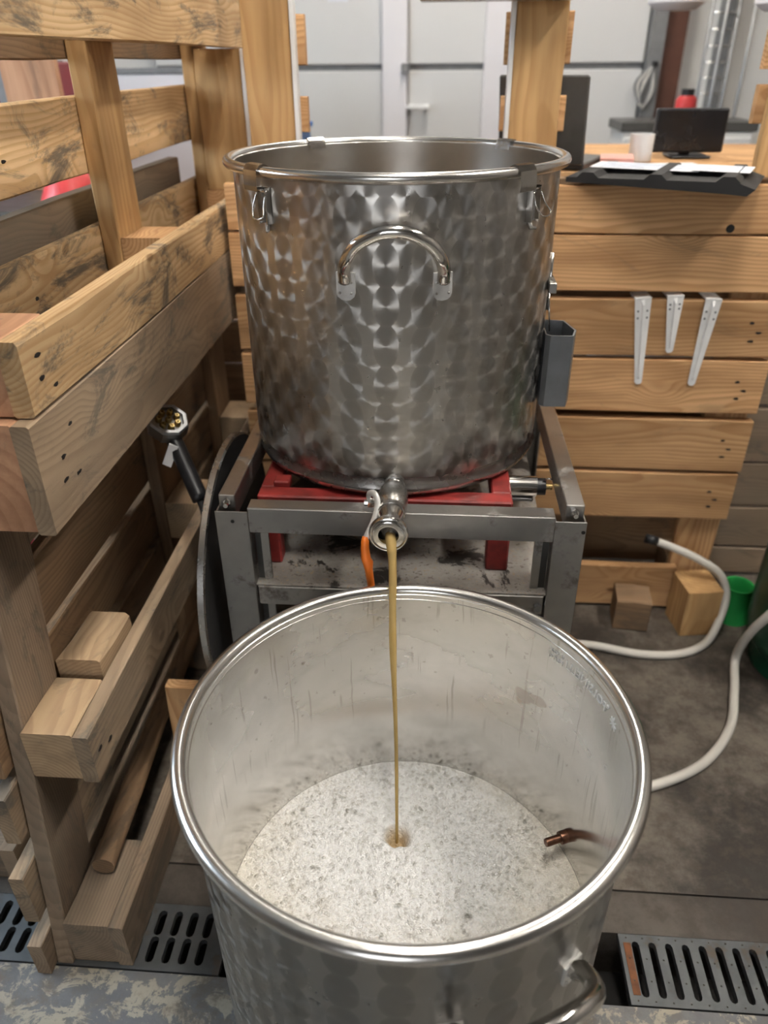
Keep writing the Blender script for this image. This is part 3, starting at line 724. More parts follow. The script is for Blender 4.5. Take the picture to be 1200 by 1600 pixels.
b.set(p.inputs['Base Color'], col)
b.set(p.inputs['Roughness'], b.smooth(dist, .02, .2, .18, .3))

hgt = b.math('ADD', b.math('MULTIPLY', vorn(330), -1.0), b.math('ADD', b.math('MULTIPLY', vorn(150), -1.3), b.math('MULTIPLY', vorn(620), -.5)))
b.set(p.inputs['Normal'], b.bump(hgt, .55, .0045))
M['foam'] = mt
foam = mobj('foam', bm, M['foam'], (IX, IY, FZ), None, True); tag(foam, 'white and cream foam floating in the open vat', 'foam')
bub = bmesh.new(); rd = random.Random(3)
cap = [(0, 0, 1)]+[(math.cos(k*math.pi/3), math.sin(k*math.pi/3), .0) for k in range(6)]+[(.72*math.cos(k*math.pi/3+.5), .72*math.sin(k*math.pi/3+.5), .68) for k in range(6)]
for _ in range(8500):
    a = rd.uniform(0, 2*math.pi); r = VR*math.sqrt(rd.random())*.985
    x, y = VX+r*math.cos(a), VY+r*math.sin(a)
    if math.hypot(x-IX, y-IY) < .03: continue
    s = .0008+.0026*rd.random()**3
    V = [bub.verts.new((x-IX+c[0]*s, y-IY+c[1]*s, fz(x, y)-FZ+c[2]*s*.8)) for c in cap]
    for k in range(6):
        j = (k+1) % 6
        bub.faces.new((V[1+k], V[1+j], V[7+k])); bub.faces.new((V[1+j], V[7+j], V[7+k])); bub.faces.new((V[7+k], V[7+j], V[0]))
mt, nt, p = newmat('bubble film'); b = NB(nt)
tr = b.n('ShaderNodeBsdfTransparent'); gl = b.n('ShaderNodeBsdfGlossy'); gl.inputs['Roughness'].default_value = .07
b.set(gl.inputs['Color'], b.mix(b.noise(b.n('ShaderNodeTexCoord').outputs['Object'], 40), (1, 1, 1), (.95, .88, .74)))
fr_ = b.n('ShaderNodeFresnel'); fr_.inputs[0].default_value = 1.45
mx = b.n('ShaderNodeMixShader'); b.set(mx.inputs[0], b.math('ADD', b.math('MULTIPLY', fr_.outputs[0], .9), .06, clamp=True)); nt.links.new(tr.outputs[0], mx.inputs[1]); nt.links.new(gl.outputs[0], mx.inputs[2])
nt.links.new(mx.outputs[0], nt.nodes['Material Output'].inputs['Surface'])
tag(mobj('bubble', bub, mt, (IX, IY, FZ), foam, True), kind='stuff')
# amber stream: ballistic arc from the spout lip to the foam
mt, nt, p = newmat('amber wort'); b = NB(nt)
tc = b.n('ShaderNodeTexCoord').outputs['Object']
b.set(p.inputs['Base Color'], b.mix(b.noise(b.vmath('MULTIPLY', tc, (60, 60, 12)), 1, 3), (.84, .62, .28), (.70, .46, .15)))
p.inputs['Roughness'].default_value = .08; p.inputs['Transmission Weight'].default_value = .45; p.inputs['IOR'].default_value = 1.2
bm = bmesh.new(); S0 = Vector((TX+.002, .832, TZ-.008)); S1 = Vector((IX, IY, FZ-.012)); pts = []; rr = []
N = 44
for i in range(N+1):
    t = i/N; s = t
    y = S0.y+(S1.y-S0.y)*s; zz = S0.z+(S1.z-S0.z)*s*s; xx = S0.x+(S1.x-S0.x)*s
    xx += .0022*math.sin(s*9)*(s*(1-s)*2.5)
    pts.append((xx-S1.x, y-S1.y, zz-S1.z))
    r = .0065*(1-s)**1.6+.0028+.0006*math.sin(s*23)*(1-s)
    if .40 < s < .62: r += .0016*math.sin((s-.40)/.22*math.pi)
    rr.append(r)
tube(bm, pts, rr, 12, flat=.8)
tag(mobj('wort_stream', bm, mt, S1, None, True), 'thin amber stream pouring from the tap into the foam', 'stream')

# ================================================================== LEFT: two pallets on edge, stacked
XA, XB, XC, XD, XE = -.439, -.461, -.533, -.558, -.581     # right board face, back, block left, plank left, deck left
LEAN = .15
ny = lambda z: .597+LEAN*z
lp = empty('wooden_pallet', (-.5, 1.2, 0), 'brown weathered pallet on edge on the floor, lower of the left stack', 'pallet', 'pallets stacked on the left')
NL = ((.03, .3), (.035, .7), (.06, .5))
piece('board', 'yz', (XB, ny(.05), .002), (XA, 1.80, .100), 'weathered', lp)  # worn bottom board; its darker wood also paints in the shade down here
piece('board', 'yz', (XB, ny(.40), .360), (XA, 1.80, .446), 'aged', lp, nails=((.02, .5), (.045, .35)))
piece('board', 'yz', (XB, ny(.79), .722), (XA, 1.80, .861), 'aged', lp, nails=((.05, .55), (.045, .35), (.075, .30), (.08, .75), (.52, .4), (.53, .7), (.95, .4)))
for (z0, z1, mt_) in ((.002, .098, 'weathered'), (.362, .444, 'block'), (.724, .860, 'endred')):  # lowest blocks in darker wood too, for wear and painted shade
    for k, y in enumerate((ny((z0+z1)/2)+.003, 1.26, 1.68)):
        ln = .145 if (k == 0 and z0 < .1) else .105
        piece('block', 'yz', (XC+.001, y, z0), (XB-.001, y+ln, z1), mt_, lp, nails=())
piece('block', 'yx', (XC+.004, .778, .368), (XB-.002, .885, .470), 'block', lp, warp=.004, bev=.006)
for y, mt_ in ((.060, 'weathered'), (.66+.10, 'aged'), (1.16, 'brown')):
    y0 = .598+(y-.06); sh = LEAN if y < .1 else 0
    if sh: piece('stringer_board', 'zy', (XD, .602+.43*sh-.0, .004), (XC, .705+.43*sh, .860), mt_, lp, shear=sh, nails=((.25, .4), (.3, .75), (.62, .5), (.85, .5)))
piece('stringer_board', 'zy', (XD, 1.262, .004), (XC, 1.365, .860), 'brown', lp)
piece('stringer_board', 'zy', (XD, 1.68, .004), (XC, 1.79, .860), 'brown', lp)
for i, (z0, z1) in enumerate(((.003, .075), (.112, .215), (.262, .352), (.375, .474), (.488, .600), (.622, .735), (.752, .858))):
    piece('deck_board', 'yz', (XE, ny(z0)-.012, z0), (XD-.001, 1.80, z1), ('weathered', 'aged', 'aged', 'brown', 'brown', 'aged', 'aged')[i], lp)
upal = empty('wooden_pallet', (-.5, 1.33, .862), 'pale pine pallet on edge, upper of the left stack', 'pallet', 'pallets stacked on the left')
y0 = .733
piece('board', 'yz', (XB-.002, y0, .863), (XA, 1.935, .950), 'pine_pale', upal, nails=((.03, .7), (.028, .4), (.05, .2), (.49, .35), (.5, .7), (.55, .6)), wane=.004)
piece('board', 'yz', (XB, y0, 1.223), (XA, 1.925, 1.330), 'pine_pale', upal, nails=((.28, .25), (.47, .42), (.53, .38), (.97, .3)))
for y in (y0+.004, 1.275, 1.798):
    piece('block', 'yz', (XC+.001, y, .863), (XB-.003, y+.105, .948), 'endred' if y < 1 else 'pine', upal)
    piece('block', 'yz', (XC+.001, y, 1.226), (XB-.001, y+.105, 1.326), 'pine', upal)
piece('stringer_board', 'zy', (XD-.002, y0+.004, .863), (XC, y0+.10, 1.33), 'endred', upal)
piece('stringer_board', 'zy', (XD-.006, 1.272, .863), (XC, 1.382, 1.33), 'pine_post', upal, nails=((.6, .35), (.62, .3), (.40, .6)))
piece('stringer_board', 'zy', (XD-.002, 1.822, .863), (XC, 1.93, 1.33), 'pine_post', upal)
for i, (z0, z1, mt_) in enumerate(((.878, .968, 'pine_pale'), (1.047, 1.155, 'pine_pale'), (1.203, 1.31, 'brown'))):
    piece('deck_board', 'yz', (XE-.002, y0-.01, z0), (XD-.007, 1.93, z1), mt_, upal, nails=((.25, .4), (.52, .6)), wane=.006 if i == 0 else 0)
# grey board lying behind the upper pallet
gp = empty('weathered_pallet', (-.72, 1.3, 0), 'grey weathered pallet seen through the gaps behind the left stack', 'pallet')
for z0, z1 in ((.10, .19), (.34, .43), (.60, .69), (.925, 1.012)): piece('deck_board', 'yz', (-.632, .66, z0), (-.608, 1.86, z1), 'weathered', gp)
for y in (1.08, 1.42, 1.74):
    piece('block', 'zy', (-.71, y, .0), (-.634, y+.09, .90), 'weathered', gp)

bp = empty('plank_panel', (-.5, 1.96, 0), 'dark brown plank panel behind the far end of the left pallets', 'panel')
for k in range(7): piece('plank', 'xz', (-.70, 1.952, .003+.121*k), (-.34, 1.972, .003+.121*k+.113), 'brown', bp)
for x in (-.66, -.42): piece('batten', 'zx', (x, 1.973, .0), (x+.06, 1.99, .84), 'brown', bp)

# round pole, loose plank and offcuts near the left stack
bm = bmesh.new(); tube(bm, [(0, 0, 0), (.14, .0, .002), (.30, .004, -.002), (.62, -.003, 0)], [.0175, .019, .0185, .018], 18)
o = mobj('round_pole', bm, M['brown'], Matrix.Translation((-.497, .690, .119)) @ Matrix.Rotation(R(92.5), 4, 'Z'), None, True, 50); tag(o, 'round weathered wooden pole lying inside the lower left pallet', 'pole')
lpk = empty('loose_plank', (-.36, 1.0, 0), 'tan loose plank standing between the lower left pallet and the vat', 'plank')
piece('plank_body', 'zx', (-.430, .870, 0), (-.335, .892, .318), 'pine', lpk, tilt=Matrix.Rotation(R(-4), 3, 'X'))
oc = empty('wood_offcut', (-.63, .72, 0), 'short dark wood offcut on the floor beside the drain at the far left', 'offcut')
piece('offcut_body', 'xz', (-.78, .735, 0), (-.612, .775, .075), 'weathered', oc)
oc = empty('wood_offcut', (-.68, .86, 0), 'pale wood offcut lying behind the darker one at the far left', 'offcut')
piece('offcut_body', 'yx', (-.70, .80, 0), (-.635, 1.05, .09), 'aged', oc)

# dark round lid with a steel edge, standing between stand and pallets
bm = bmesh.new(); lathe(bm, [(0, 0), (.20, 0), (.222, .001), (.2255, .003), (.2255, .012), (.222, .014), (.20, .012), (0, .012)], 96, mis=[0, 0, 1, 1, 1, 0, 0])
lidR = .2255
o = mobj('black_disc', bm, [M['rubber'], M['steel']], Matrix.Translation((-.345, 1.075, .443)) @ Matrix.Rotation(R(90), 4, 'Y'), None, True, 30); tag(o, 'large black disc with a steel edge standing beside the steel stand', 'disc')
lb = empty('wood_offcut', (-.345, 1.1, 0), 'upright dark wood block under the black disc', 'offcut')
piece('offcut_body', 'zy', (-.352, .99, 0), (-.325, 1.16, .2165), 'brown', lb)

# big connector with brass contacts hanging from the pallet
pc = empty('cable_plug', (-.463, 1.165, .60), 'black octagonal cable plug with brass contacts hanging under the left boards', 'plug')
C = Vector((-.462, 1.168, .664)); dirv = Vector((.40, -.35, .85)).normalized()
q = dirv.to_track_quat('Z', 'Y').to_matrix().to_4x4(); PM = Matrix.Translation(C) @ q
bm = bmesh.new()
lathe(bm, [(.026, -.018), (.036, -.016), (.036, .006), (.033, .009), (.027, .009), (.026, .002), (0, .002), (0, -.018)], 8); mobj('octagonal_head', bm, M['galv'], PM, pc)
for k in range(8):
    a = k*2*math.pi/7; rr_ = .0165 if k < 7 else 0
    bm = bmesh.new(); lathe(bm, [(0, .002), (.0058, .002), (.0058, .009), (.004, .012), (.0018, .012), (.0018, .006), (0, .006)], 10); mobj('contact', bm, M['brass'], PM @ Matrix.Translation((rr_*math.cos(a), rr_*math.sin(a), 0)), pc, True, 30)
hp = [C-dirv*.012, C+Vector((.012, -.012, -.035)), C+Vector((.042, -.045, -.085)), C+Vector((.062, -.068, -.115))]
bm = bmesh.new(); tube(bm, spline(hp, 5), .0145, 10); mobj('handle', bm, M['blackp'], parent=pc, smooth=True)
bm = bmesh.new(); tube(bm, spline([hp[-1], hp[-1]+Vector((.006, -.004, -.04)), hp[-1]+Vector((-.004, .02, -.20)), Vector((-.395, 1.14, .02)), Vector((-.40, 1.35, .009))], 8), .0075, 10); mobj('cable', bm, M['rubber'], parent=pc, smooth=True)
bm = bmesh.new(); bbox(bm, (-.008, -.001, -.022), (.008, .001, .022)); mobj('tag', bm, M['white'], Matrix.Translation(C+Vector((.006, -.03, -.05))) @ Matrix.Rotation(R(25), 4, 'Y'), pc)

# ================================================================== RIGHT / BACK PALLET WALL
PY = 1.555
rp = empty('wooden_pallet', (.13, PY+.08, 0), 'warm pine pallet on edge forming the counter front behind the kettle', 'pallet')
RB = ((.908, .994), (.797, .904), (.663, .780), (.537, .654), (.396, .519), (.268, .388), (.008, .126))
for i, (z0, z1) in enumerate(RB):
    x1 = (.80, .80, .692, .692, .692, .690, .602)[i]
    piece('board', 'xz', (-.425, PY, z0), (x1, PY+.022, z1), 'pine', rp, nails=[(.955, .3), (.95, .62), (.965, .45), (.93, .4)][:3 if i not in (0, 6) else 0])
for x in (-.40, .10, .592):
    piece('stringer_board', 'zx', (x, PY+.024, .002), (x+(.125 if x < .5 else .094), PY+.046, .99), 'brown' if x < .5 else 'pine', rp)
    for z0 in (.01, .44, .86): piece('block', 'xz', (x, PY+.048, z0), (x+.094, PY+.13, z0+.12), 'brown', rp)
for (z0, z1) in ((.06, .20), (.30, .42), (.47, .60), (.66, .80), (.86, .99)): piece('deck_board', 'xz', (-.425, PY+.132, z0), (.686, PY+.154, z1), 'brown', rp)
bm = bmesh.new(); lathe(bm, [(0, 0), (.008, 0), (.008, -.004), (0, -.004)], 12); mobj('bolt_hole', bm, M['dark'], Matrix.Translation((.552, PY-.001, .918)) @ Matrix.Rotation(R(90), 4, 'X'), rp)
# weathered plank wall further right
gw = empty('plank_partition', (1.0, 1.69, 0), 'grey brown plank partition behind the green gas bottle', 'partition')
for i, z0 in enumerate((.01, .095, .218, .343, .492, .62, .75, .87)):
    z1 = (.01, .095, .218, .343, .492, .62, .75, .87, .99)[i+1]
    piece('plank', 'xz', (.66, 1.715, z0), (1.6, 1.737, z1-.008), 'weathered', gw)
piece('post', 'zx', (1.0, 1.74, 0), (1.1, 1.77, .99), 'weathered', gw)
# upright frame over the counter: posts, sawn-off stubs, steel lintel
uf = empty('post_frame', (-.05, 1.70, 1.0), 'open frame of upright pine posts with sawn-off slat stubs behind the kettle', 'frame')
piece('post', 'zx', (-.528, 1.805, .950), (-.430, 1.829, 1.221), 'pine_post', uf)
piece('post', 'zx', (-.388, 1.66, .996), (-.296, 1.684, 1.42), 'pine_post', uf)
piece('post', 'zx', (.126, 1.66, .996), (.221, 1.684, 1.42), 'pine_post', uf)
piece('post', 'zx', (.612, 1.66, .996), (.70, 1.684, 1.42), 'pine_post', uf)
for (x0, x1) in ((-.36, -.272), (.11, .235)):
    for (z0, z1) in ((1.190, 1.275), (1.075, 1.138)): piece('stub', 'xz', (x0, 1.687, z0), (x1, 1.706, z1), 'pine', uf)
for (z0, z1) in ((1.088, 1.155), (1.18, 1.26)): piece('stub', 'xz', (.595, 1.686, z0), (.68, 1.706, z1), 'pine', uf)
bm = bmesh.new(); bbox(bm, (-.05, 1.60, 1.288), (.222, 1.655, 1.33), .002); mobj('steel_lintel', bm, M['steel'], Matrix.Translation((0, 0, 0)), uf)
# white edge strips on the posts
for (x, y, z0) in ((-.4295, 1.805, .950), (-.2955, 1.66, .996), (.1165, 1.66, .996)):
    bm = bmesh.new(); bbox(bm, (x+.0005, y-.001, z0), (x+.009, y+.026, 1.42 if x > -.4 else 1.221), .001); mobj('white_edge', bm, M['white'], parent=uf)

# white shelf brackets hooked into the gap --------------------------------
def shelf_bracket(x, z, L, tx, label):
    """slim pressed-steel bracket: two flat wings either side of a raised rib, short arm hooked back over the board"""
    e = empty('shelf_bracket', (x, PY-.006, z-L), label, 'bracket', 'white shelf brackets')
    Mx = Matrix.Translation((x, PY-.0035, z)) @ Matrix.Rotation(tx, 4, 'Y')
    w0, w1 = .0165, .0075
    for s in (-1, 1):
        bm = bmesh.new(); q = [(0, 0), (s*w0, 0), (s*w1, -L), (s*w1*.6, -L-.004), (0, -L-.005)]
        prism(bm, [(a, b_) for a, b_ in q], 0, .002); mobj('wing', bm, M['white'], Mx @ Matrix(((1, 0, 0, 0), (0, 0, 1, 0), (0, 1, 0, 0), (0, 0, 0, 1))) , e)
        for zz in (.14, .22):
            bm = bmesh.new(); lathe(bm, [(0, 0), (.0022, 0), (.0022, -.0006), (0, -.0006)], 8); mobj('screw_hole', bm, M['greyp'], Mx @ Matrix.Translation((s*w0*.55, -.0002, -L*zz)) @ Matrix.Rotation(R(-90), 4, 'X'), e)
    bm = bmesh.new()
    vs = [(-.0035, 0, -.002), (.0035, 0, -.002), (.0022, 0, -L*.96), (-.0022, 0, -L*.96), (-.0015, -.007, -.012), (.0015, -.007, -.012), (.0008, -.003, -L*.93), (-.0008, -.003, -L*.93)]
    V = [bm.verts.new(v) for v in vs]
    for f in ((0, 1, 2, 3), (4, 7, 6, 5), (0, 4, 5, 1), (1, 5, 6, 2), (2, 6, 7, 3), (3, 7, 4, 0)): bm.faces.new([V[i] for i in f])
    mobj('rib', bm, M['white'], Mx, e)
    bm = bmesh.new(); bbox(bm, (-w0, -.0005, -.002), (w0, .05, .002), .0008); mobj('hooked_arm', bm, M['white'], Mx, e)
shelf_bracket(.411, .7835, .178, R(-6), 'long white shelf bracket hung in the slats, nearest the kettle')
shelf_bracket(.474, .7885, .112, R(-4), 'short white shelf bracket hung between the two long ones')
shelf_bracket(.550, .7835, .178, R(3), 'long white shelf bracket hung in the slats, farthest from the kettle')

# loose blocks, cup, gas bottle, hoses --------------------------------------
bk = empty('wood_block', (.495, 1.50, 0), 'small dark wooden cube on the floor under the counter pallet', 'block')
piece('block_body', 'xz', (.452, 1.463, 0), (.533, 1.538, .088), 'brown', bk, bev=.004, tilt=Matrix.Rotation(R(-6), 3, 'Z'))
bk = empty('wood_block', (.64, 1.50, 0), 'upright pine block on the floor beside the green cup', 'block')
piece('block_body', 'zx', (.598, 1.455, 0), (.682, 1.545, .128), 'pine_post', bk, nails=((.5, .35), (.6, .6), (.3, .4)), bev=.003, tilt=Matrix.Rotation(R(8), 3, 'Z'))
cp = empty('green_cup', (.758, 1.535, 0), 'bright green plastic cup with a handle on the floor', 'cup')
bm = bmesh.new(); lathe(bm, [(0, .003), (.040, .003), (.041, 0), (.043, .002), (.034, .095), (.036, .098), (.033, .098), (.030, .09), (.038, .008), (0, .008)], 28); mobj('cup_body', bm, M['green'], (.752, 1.535, 0), cp, True, 40)
bm = bmesh.new(); tube(bm, [(.752+a, 1.53+c, b_) for a, c, b_ in [(.038, -.005, .06), (.058, -.01, .058), (.070, -.014, .044), (.070, -.014, .022), (.056, -.01, .010), (.042, -.004, .014)]], .006, 10); mobj('handle', bm, M['green'], parent=cp, smooth=True)
gc = empty('gas_bottle', (.872, 1.37, 0), 'dark green steel gas bottle at the right edge', 'gas bottle')
bm = bmesh.new(); lathe(bm, [(0, .035), (.08, .03), (.125, .045), (.145, .075), (.150, .11), (.150, .36), (.145, .40), (.12, .44), (.06, .465), (0, .47)], 48); mobj('bottle_body', bm, M['dgreen'], (.872, 1.37, 0), gc, True, 60)
bm = bmesh.new(); lathe(bm, [(.118, 0), (.125, 0), (.125, .05), (.118, .05)], 40, close=True); mobj('foot_ring', bm, M['dgreen'], (.872, 1.37, 0), gc, True, 30)
bm = bmesh.new(); lathe(bm, [(.075, .45), (.08, .45), (.085, .56), (.08, .56)], 40, close=True); mobj('collar', bm, M['dgreen'], (.872, 1.37, 0), gc, True, 30)
bm = bmesh.new(); lathe(bm, [(0, .465), (.018, .465), (.018, .51), (.012, .515), (.012, .54), (.022, .545), (.022, .555), (0, .556)], 16); mobj('valve', bm, M['brass'], (.872, 1.37, 0), gc, True, 30)
def hose(label, pts, r, name='garden_hose', ends=()):
    e = empty(name, pts[0], label, 'hose', 'white hoses')
    bm = bmesh.new(); tube(bm, spline(pts, 10), r, 14); mobj('hose_tube', bm, M['hose'], parent=e, smooth=True)
    for (a, b_, rr_) in ends:
        bm = bmesh.new(); rod(bm, a, b_, rr_, 12); mobj('end_fitting', bm, M['blackp'], parent=e, smooth=True)
HR = .0095
hose('white hose looping on the floor around the upright pine block', [(.20, 1.36, HR), (.30, 1.392, HR), (.387, 1.392, HR), (.494, 1.368, HR), (.583, 1.374, HR), (.655, 1.415, .011), (.694, 1.462, .050), (.706, 1.490, .100), (.685, 1.505, .148), (.632, 1.512, .183), (.572, 1.530, .203), (.533, 1.542, .212)], HR, ends=(((.538, 1.541, .211), (.510, 1.546, .216), .011),))
hose('white hose running from the vat past the gas bottle', [(.235, .93, .045), (.33, .965, .02), (.433, .992, HR), (.545, 1.052, HR), (.628, 1.150, HR), (.672, 1.26, HR), (.695, 1.34, .035), (.688, 1.30, .14), (.712, 1.28, .22), (.77, 1.29, .32), (.84, 1.30, .42), (.872, 1.355, .535)], HR)

# ================================================================== COUNTER AND WHAT LIES ON IT
ct = empty('work_counter', (1.0, 2.1, 0), 'pine work counter behind the pallet front', 'counter')
piece('worktop', 'xy', (.24, 1.79, .958), (1.55, 2.42, .990), 'pine', ct)
for x, y in ((.30, 1.84), (1.48, 1.84), (.30, 2.36), (1.48, 2.36)): piece('leg', 'zx', (x-.03, y-.03, 0), (x+.03, y+.03, .957), 'brown', ct)
# black corrugated sheet with papers
sh = empty('black_sheet', (.40, 1.60, .996), 'black ribbed plastic sheet lying on the counter front under papers', 'sheet')
A = Vector((.232, 1.560, 1.004)); Bv = Vector((.535, 1.428, 1.010)); ex = (Bv-A).normalized(); ey = Vector((-ex.y, ex.x, 0)); LW = (Bv-A).length
bm = bmesh.new(); prof = []
xs = 0
for k in range(3):
    c = LW*(.06+.37*k)+.02
    prof += [(c-.020, 0), (c-.010, .009), (c+.010, .009), (c+.020, 0)]
top_ = [(0, .004)]+[(x, z+.004) for x, z in sorted(prof)]+[(LW-.03, .004), (LW, -.006)]
bot_ = [(LW-.012, -.017), (LW-.05, -.0145), (0, -.0045)]
loop = top_+bot_
ends_ = [[bm.verts.new(A+ex*x+ey*d+Vector((0, 0, z+.001*0))) for x, z in loop] for d in (0, .20)]
bm.faces.new(ends_[0]); bm.faces.new(ends_[1][::-1]); nn = len(loop)
for k in range(nn): bm.faces.new((ends_[0][k], ends_[0][(k+1) % nn], ends_[1][(k+1) % nn], ends_[1][k]))
mobj('sheet_body', bm, M['rubber'], (0, 0, 0), sh)
def flat(name, c, sx, sy, rot, z, mat, label, cat, th=.0008, lines=None, par=None):
    bm = bmesh.new(); bbox(bm, (-sx/2, -sy/2, 0), (sx/2, sy/2, th)); MX = Matrix.Translation((c[0], c[1], z)) @ Matrix.Rotation(R(rot), 4, 'Z')
    e = empty(name, (c[0], c[1], z), label, cat); mobj('leaf', bm, M[mat], MX, e)
    if lines:
        for k in range(lines):
            bm = bmesh.new(); yy = -sy/2+sy*(k+1)/(lines+1); bbox(bm, (-sx*.42, yy-sy*.02, th), (sx*.42*(.6+.4*((k*7) % 3)/2), yy+sy*.02, th+.0003)); mobj('printed_line', bm, M['print'], MX, e)
    return e
flat('paper_sheet', (.395, 1.625), .20, .10, -23, 1.0185, 'paper', 'printed white paper on the black sheet, near the laptop', 'paper', lines=6)
flat('paper_sheet', (.52, 1.565), .10, .10, -24, 1.0215, 'paper', 'printed white paper on the black sheet, near the far post', 'paper', lines=5)
flat('paper_sheet', (.48, 1.86), .21, .15, 8, .9905, 'paper', 'white paper on the counter beside the mug', 'paper', lines=5)
flat('pink_notepad', (.385, 1.87), .07, .10, -10, .9905, 'pink', 'pink notepad beside the laptop', 'notepad', .022)
# laptop (seen from behind, open)
lt = empty('laptop', (.25, 1.80, 1.0), 'open dark grey laptop seen from behind at the frame post', 'laptop')
LMx = Matrix.Translation((.235, 1.82, .990)) @ Matrix.Rotation(R(-24), 4, 'Z')
bm = bmesh.new(); bbox(bm, (-.12, .0, .002), (.072, .19, .016), .003); bm.transform(LMx); mobj('base', bm, M['lid'], parent=lt)
bm = bmesh.new(); bbox(bm, (-.12, -.004, 0), (.072, .004, .170), .003); bm.transform(LMx @ Matrix.Translation((0, -.004, .012)) @ Matrix.Rotation(R(8), 4, 'X')); mobj('screen_lid', bm, M['lid'], parent=lt)
# mug
mg = empty('white_mug', (.459, 1.975, .991), 'white mug on the counter in front of the monitor', 'mug')
bm = bmesh.new(); lathe(bm, [(0, 0), (.024, 0), (.026, .003), (.027, .058), (.025, .058), (.024, .006), (0, .005)], 24); mobj('mug_body', bm, M['white'], (.459, 1.975, .991), mg, True, 40)
bm = bmesh.new(); tube(bm, [(.470, 1.999, 1.04), (.476, 2.011, 1.038), (.478, 2.014, 1.022), (.475, 2.007, 1.008), (.470, 1.998, 1.006)], .0035, 8); mobj('handle', bm, M['white'], parent=mg, smooth=True)
# monitor
mo = empty('computer_monitor', (.625, 2.2, .991), 'black computer monitor standing on the counter', 'monitor')
def mb(nm, a, c, mat, bev=.003): bm = bmesh.new(); bbox(bm, a, c, bev); return mobj(nm, bm, M[mat], parent=mo)
mb('housing', (.505, 2.06, 1.001), (.672, 2.082, 1.096), 'blackp'); mb('screen', (.510, 2.057, 1.007), (.667, 2.06, 1.091), 'screen', 0); mb('neck', (.575, 2.072, .995), (.600, 2.086, 1.02), 'blackp'); mb('foot', (.545, 2.03, .9905), (.64, 2.12, .996), 'blackp')
# wire rack with a red jar behind the monitor
wr = empty('wire_rack', (1.16, 3.75, 0), 'tall chrome wire rack by the brown door post', 'rack')
for x in (1.115, 1.225):
    for y in (3.70, 3.9):
        bm = bmesh.new(); rod(bm, (x, y, 0), (x, y, 1.9), .007, 8); mobj('upright', bm, M['galv'], parent=wr, smooth=True)
for z in (.3, .62, .94, 1.06, 1.12, 1.18, 1.24, 1.30, 1.36, 1.42):
    bm = bmesh.new(); rod(bm, (1.115, 3.9, z), (1.225, 3.9, z), .0035, 6)
    if z in (.3, .62, .94, 1.42):
        for k in range(5): rod(bm, (1.118+.026*k, 3.70, z), (1.118+.026*k, 3.9, z), .003, 6)
        rod(bm, (1.115, 3.70, z), (1.225, 3.70, z), .0035, 6)
    mobj('shelf_wires', bm, M['bright'], parent=wr, smooth=True)
jr = empty('red_jar', (.95, 3.45, .94), 'red jar with a black lid above the monitor', 'jar')
bm = bmesh.new(); lathe(bm, [(0, 0), (.036, 0), (.040, .006), (.040, .07), (.030, .085), (0, .085)], 24); mobj('jar_body', bm, M['redp'], (.95, 3.45, .985), jr, True, 40)
bm = bmesh.new(); lathe(bm, [(0, .085), (.025, .085), (.025, .108), (0, .108)], 24); mobj('jar_lid', bm, M['blackp'], (.95, 3.45, .985), jr, True, 40)
cb = empty('low_cabinet', (.97, 3.47, 0), 'white low cabinet under the red jar', 'cabinet')
bxo('carcass', (.70, 3.35, 0), (1.20, 3.6, .95), 'wallw', cb, .003); bxo('top_slab', (.69, 3.34, .95), (1.21, 3.61, .984), 'lid', cb, .003)
for xa in (.71, .955): bxo('cabinet_door', (xa, 3.335, .05), (xa+.235, 3.35, .93), 'panel', cb, .003)
# keys / cord hanging on the grey door post
kb = empty('hanging_cord', (.90, 3.93, 1.02), 'bundle of pale cord hanging on the grey door post', 'cord')
for k in range(5):
    bm = bmesh.new(); tube(bm, spline([(.915, 3.925, 1.175), (.89-.012*k, 3.915, 1.10), (.862+.004*k, 3.91, 1.03-.006*k), (.895, 3.915, 1.015), (.925-.004*k, 3.92, 1.07), (.917, 3.925, 1.17)], 5), .006, 6); mobj('strand', bm, M['hose'] if k % 2 else M['greyp'], parent=kb, smooth=True)
bxo('hook', (.905, 3.90, 1.165), (.925, 3.93, 1.185), 'blackp', kb)
# pale tubs on a high shelf (their lower edges show at the top of the picture)
for x, y, z, lab in ((.74, 3.0, 1.335, 'pale plastic tub hanging high by the brown door post'), (1.08, 3.0, 1.33, 'pale plastic tub hanging high at the right edge')):
    e = empty('plastic_tub', (x, y, z), lab, 'tub', 'hanging tubs')
    bm = bmesh.new(); lathe(bm, [(0, 0), (.06, .002), (.085, .02), (.095, .12), (.10, .12), (.09, .015), (.062, -.004), (0, -.006)], 28); mobj('tub_body', bm, M['trimw'], (x, y, z), e, True, 50)
    bm = bmesh.new(); tube(bm, spline([(x-.095, y, z+.12), (x-.05, y, z+.25), (x, y, z+.29), (x+.05, y, z+.25), (x+.095, y, z+.12)], 5), .004, 6); rod(bm, (x, y, z+.29), (x, y, ZC), .002, 6); mobj('wire_handle', bm, M['galv'], parent=e, smooth=True)
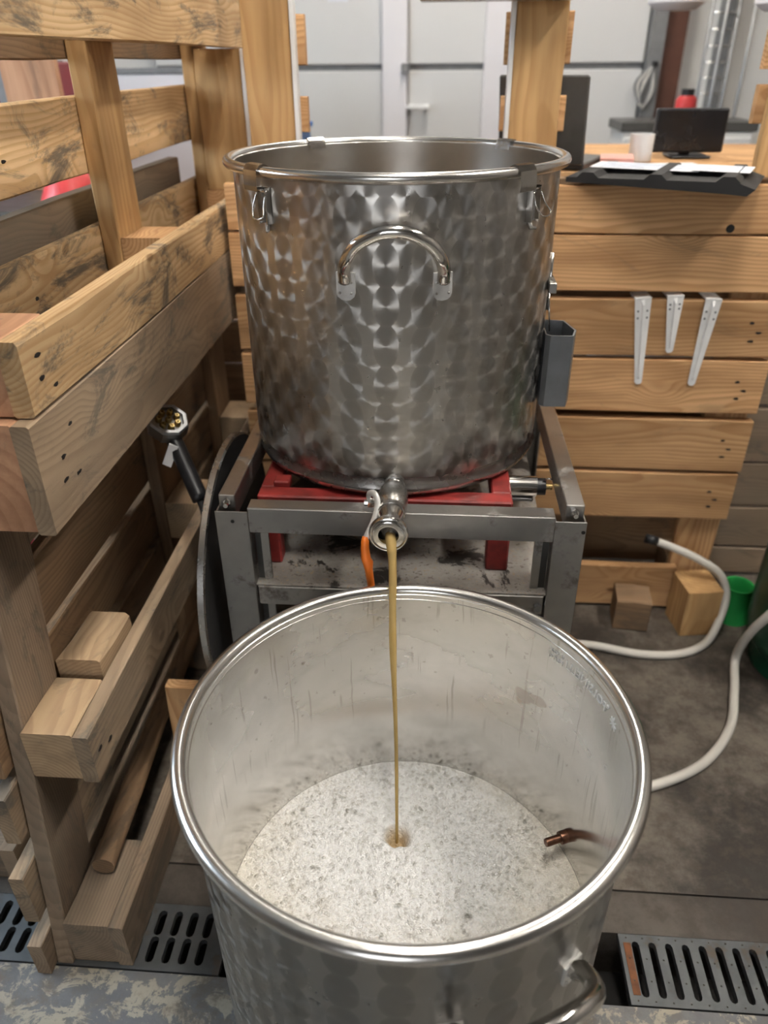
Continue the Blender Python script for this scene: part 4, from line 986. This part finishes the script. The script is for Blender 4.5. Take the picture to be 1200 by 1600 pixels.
# stacked crates and drapes seen through the left slats
bc = empty('blue_crate', (-.43, 2.72, 0), 'blue plastic crate behind the left post', 'crate')
def crate(e, a, c, mat, nr):
    bxo('crate_body', a, c, mat, e, .006)
    for k in range(nr):
        z = a[2]+(c[2]-a[2])*(k+.5)/nr; bxo('crate_rib', (a[0]-.008, a[1]-.008, z-.008), (c[0]+.008, c[1]+.008, z+.008), mat, e, .002)
crate(bc, (-.64, 2.65, .62), (-.455, 2.85, 1.07), 'blue', 4); bxo('pallet_foot', (-.65, 2.64, 0), (-.445, 2.86, .618), 'maroon', bc, .004)
mc = empty('maroon_crate', (-1.35, 2.3, 0), 'maroon ribbed crate stack seen through the upper left slats', 'crate')
crate(mc, (-1.75, 2.12, 0), (-1.09, 2.6, 1.015), 'maroon', 8)
mc = empty('maroon_box', (-1.35, 2.3, 0), 'maroon box with grey straps at the upper left', 'box')
bxo('box_body', (-1.70, 2.15, 1.016), (-1.10, 2.5, 1.20), 'maroon', mc, .006)
for x in (-1.58, -1.46, -1.34, -1.235, -1.15): bxo('strap', (x, 2.14, 1.018), (x+.025, 2.51, 1.205), 'greyp', mc, .002)
op = empty('tan_panel', (-1.0, 2.045, .915), 'tan chipboard panel standing behind the red funnel', 'panel')
piece('panel_body', 'zx', (-1.075, 2.035, .915), (-.935, 2.055, 1.24), 'endred', op)
fn = empty('red_funnel', (-.895, 1.9, .915), 'red plastic funnel standing upside down behind the left slats', 'funnel')
bm = bmesh.new(); lathe(bm, [(.068, 0), (.072, 0), (.070, .006), (.030, .085), (.014, .095), (.010, .15), (.008, .15), (.012, .094), (.028, .083), (.066, .004)], 36, close=True); mobj('cone', bm, M['redp'], (-.895, 1.9, .915), fn, True, 40)
tb = empty('storage_bench', (-.95, 1.95, 0), 'maroon covered bench under the red funnel', 'bench')
bxo('bench_body', (-1.2, 1.72, 0), (-.74, 2.06, .889), 'maroon', tb, .01); bxo('bench_top', (-1.21, 1.71, .89), (-.735, 2.07, .914), 'lid', tb, .005)
ws = empty('white_board', (-.75, 3.0, 0), 'white flat panel leaning behind the left pallet stack', 'board')
bxo('board_face', (-1.3, 3.0, .0), (-.66, 3.03, 1.16), 'trimw', ws, .003); bxo('board_edge', (-1.31, 2.995, 1.16), (-.65, 3.035, 1.18), 'greyp', ws, .003)
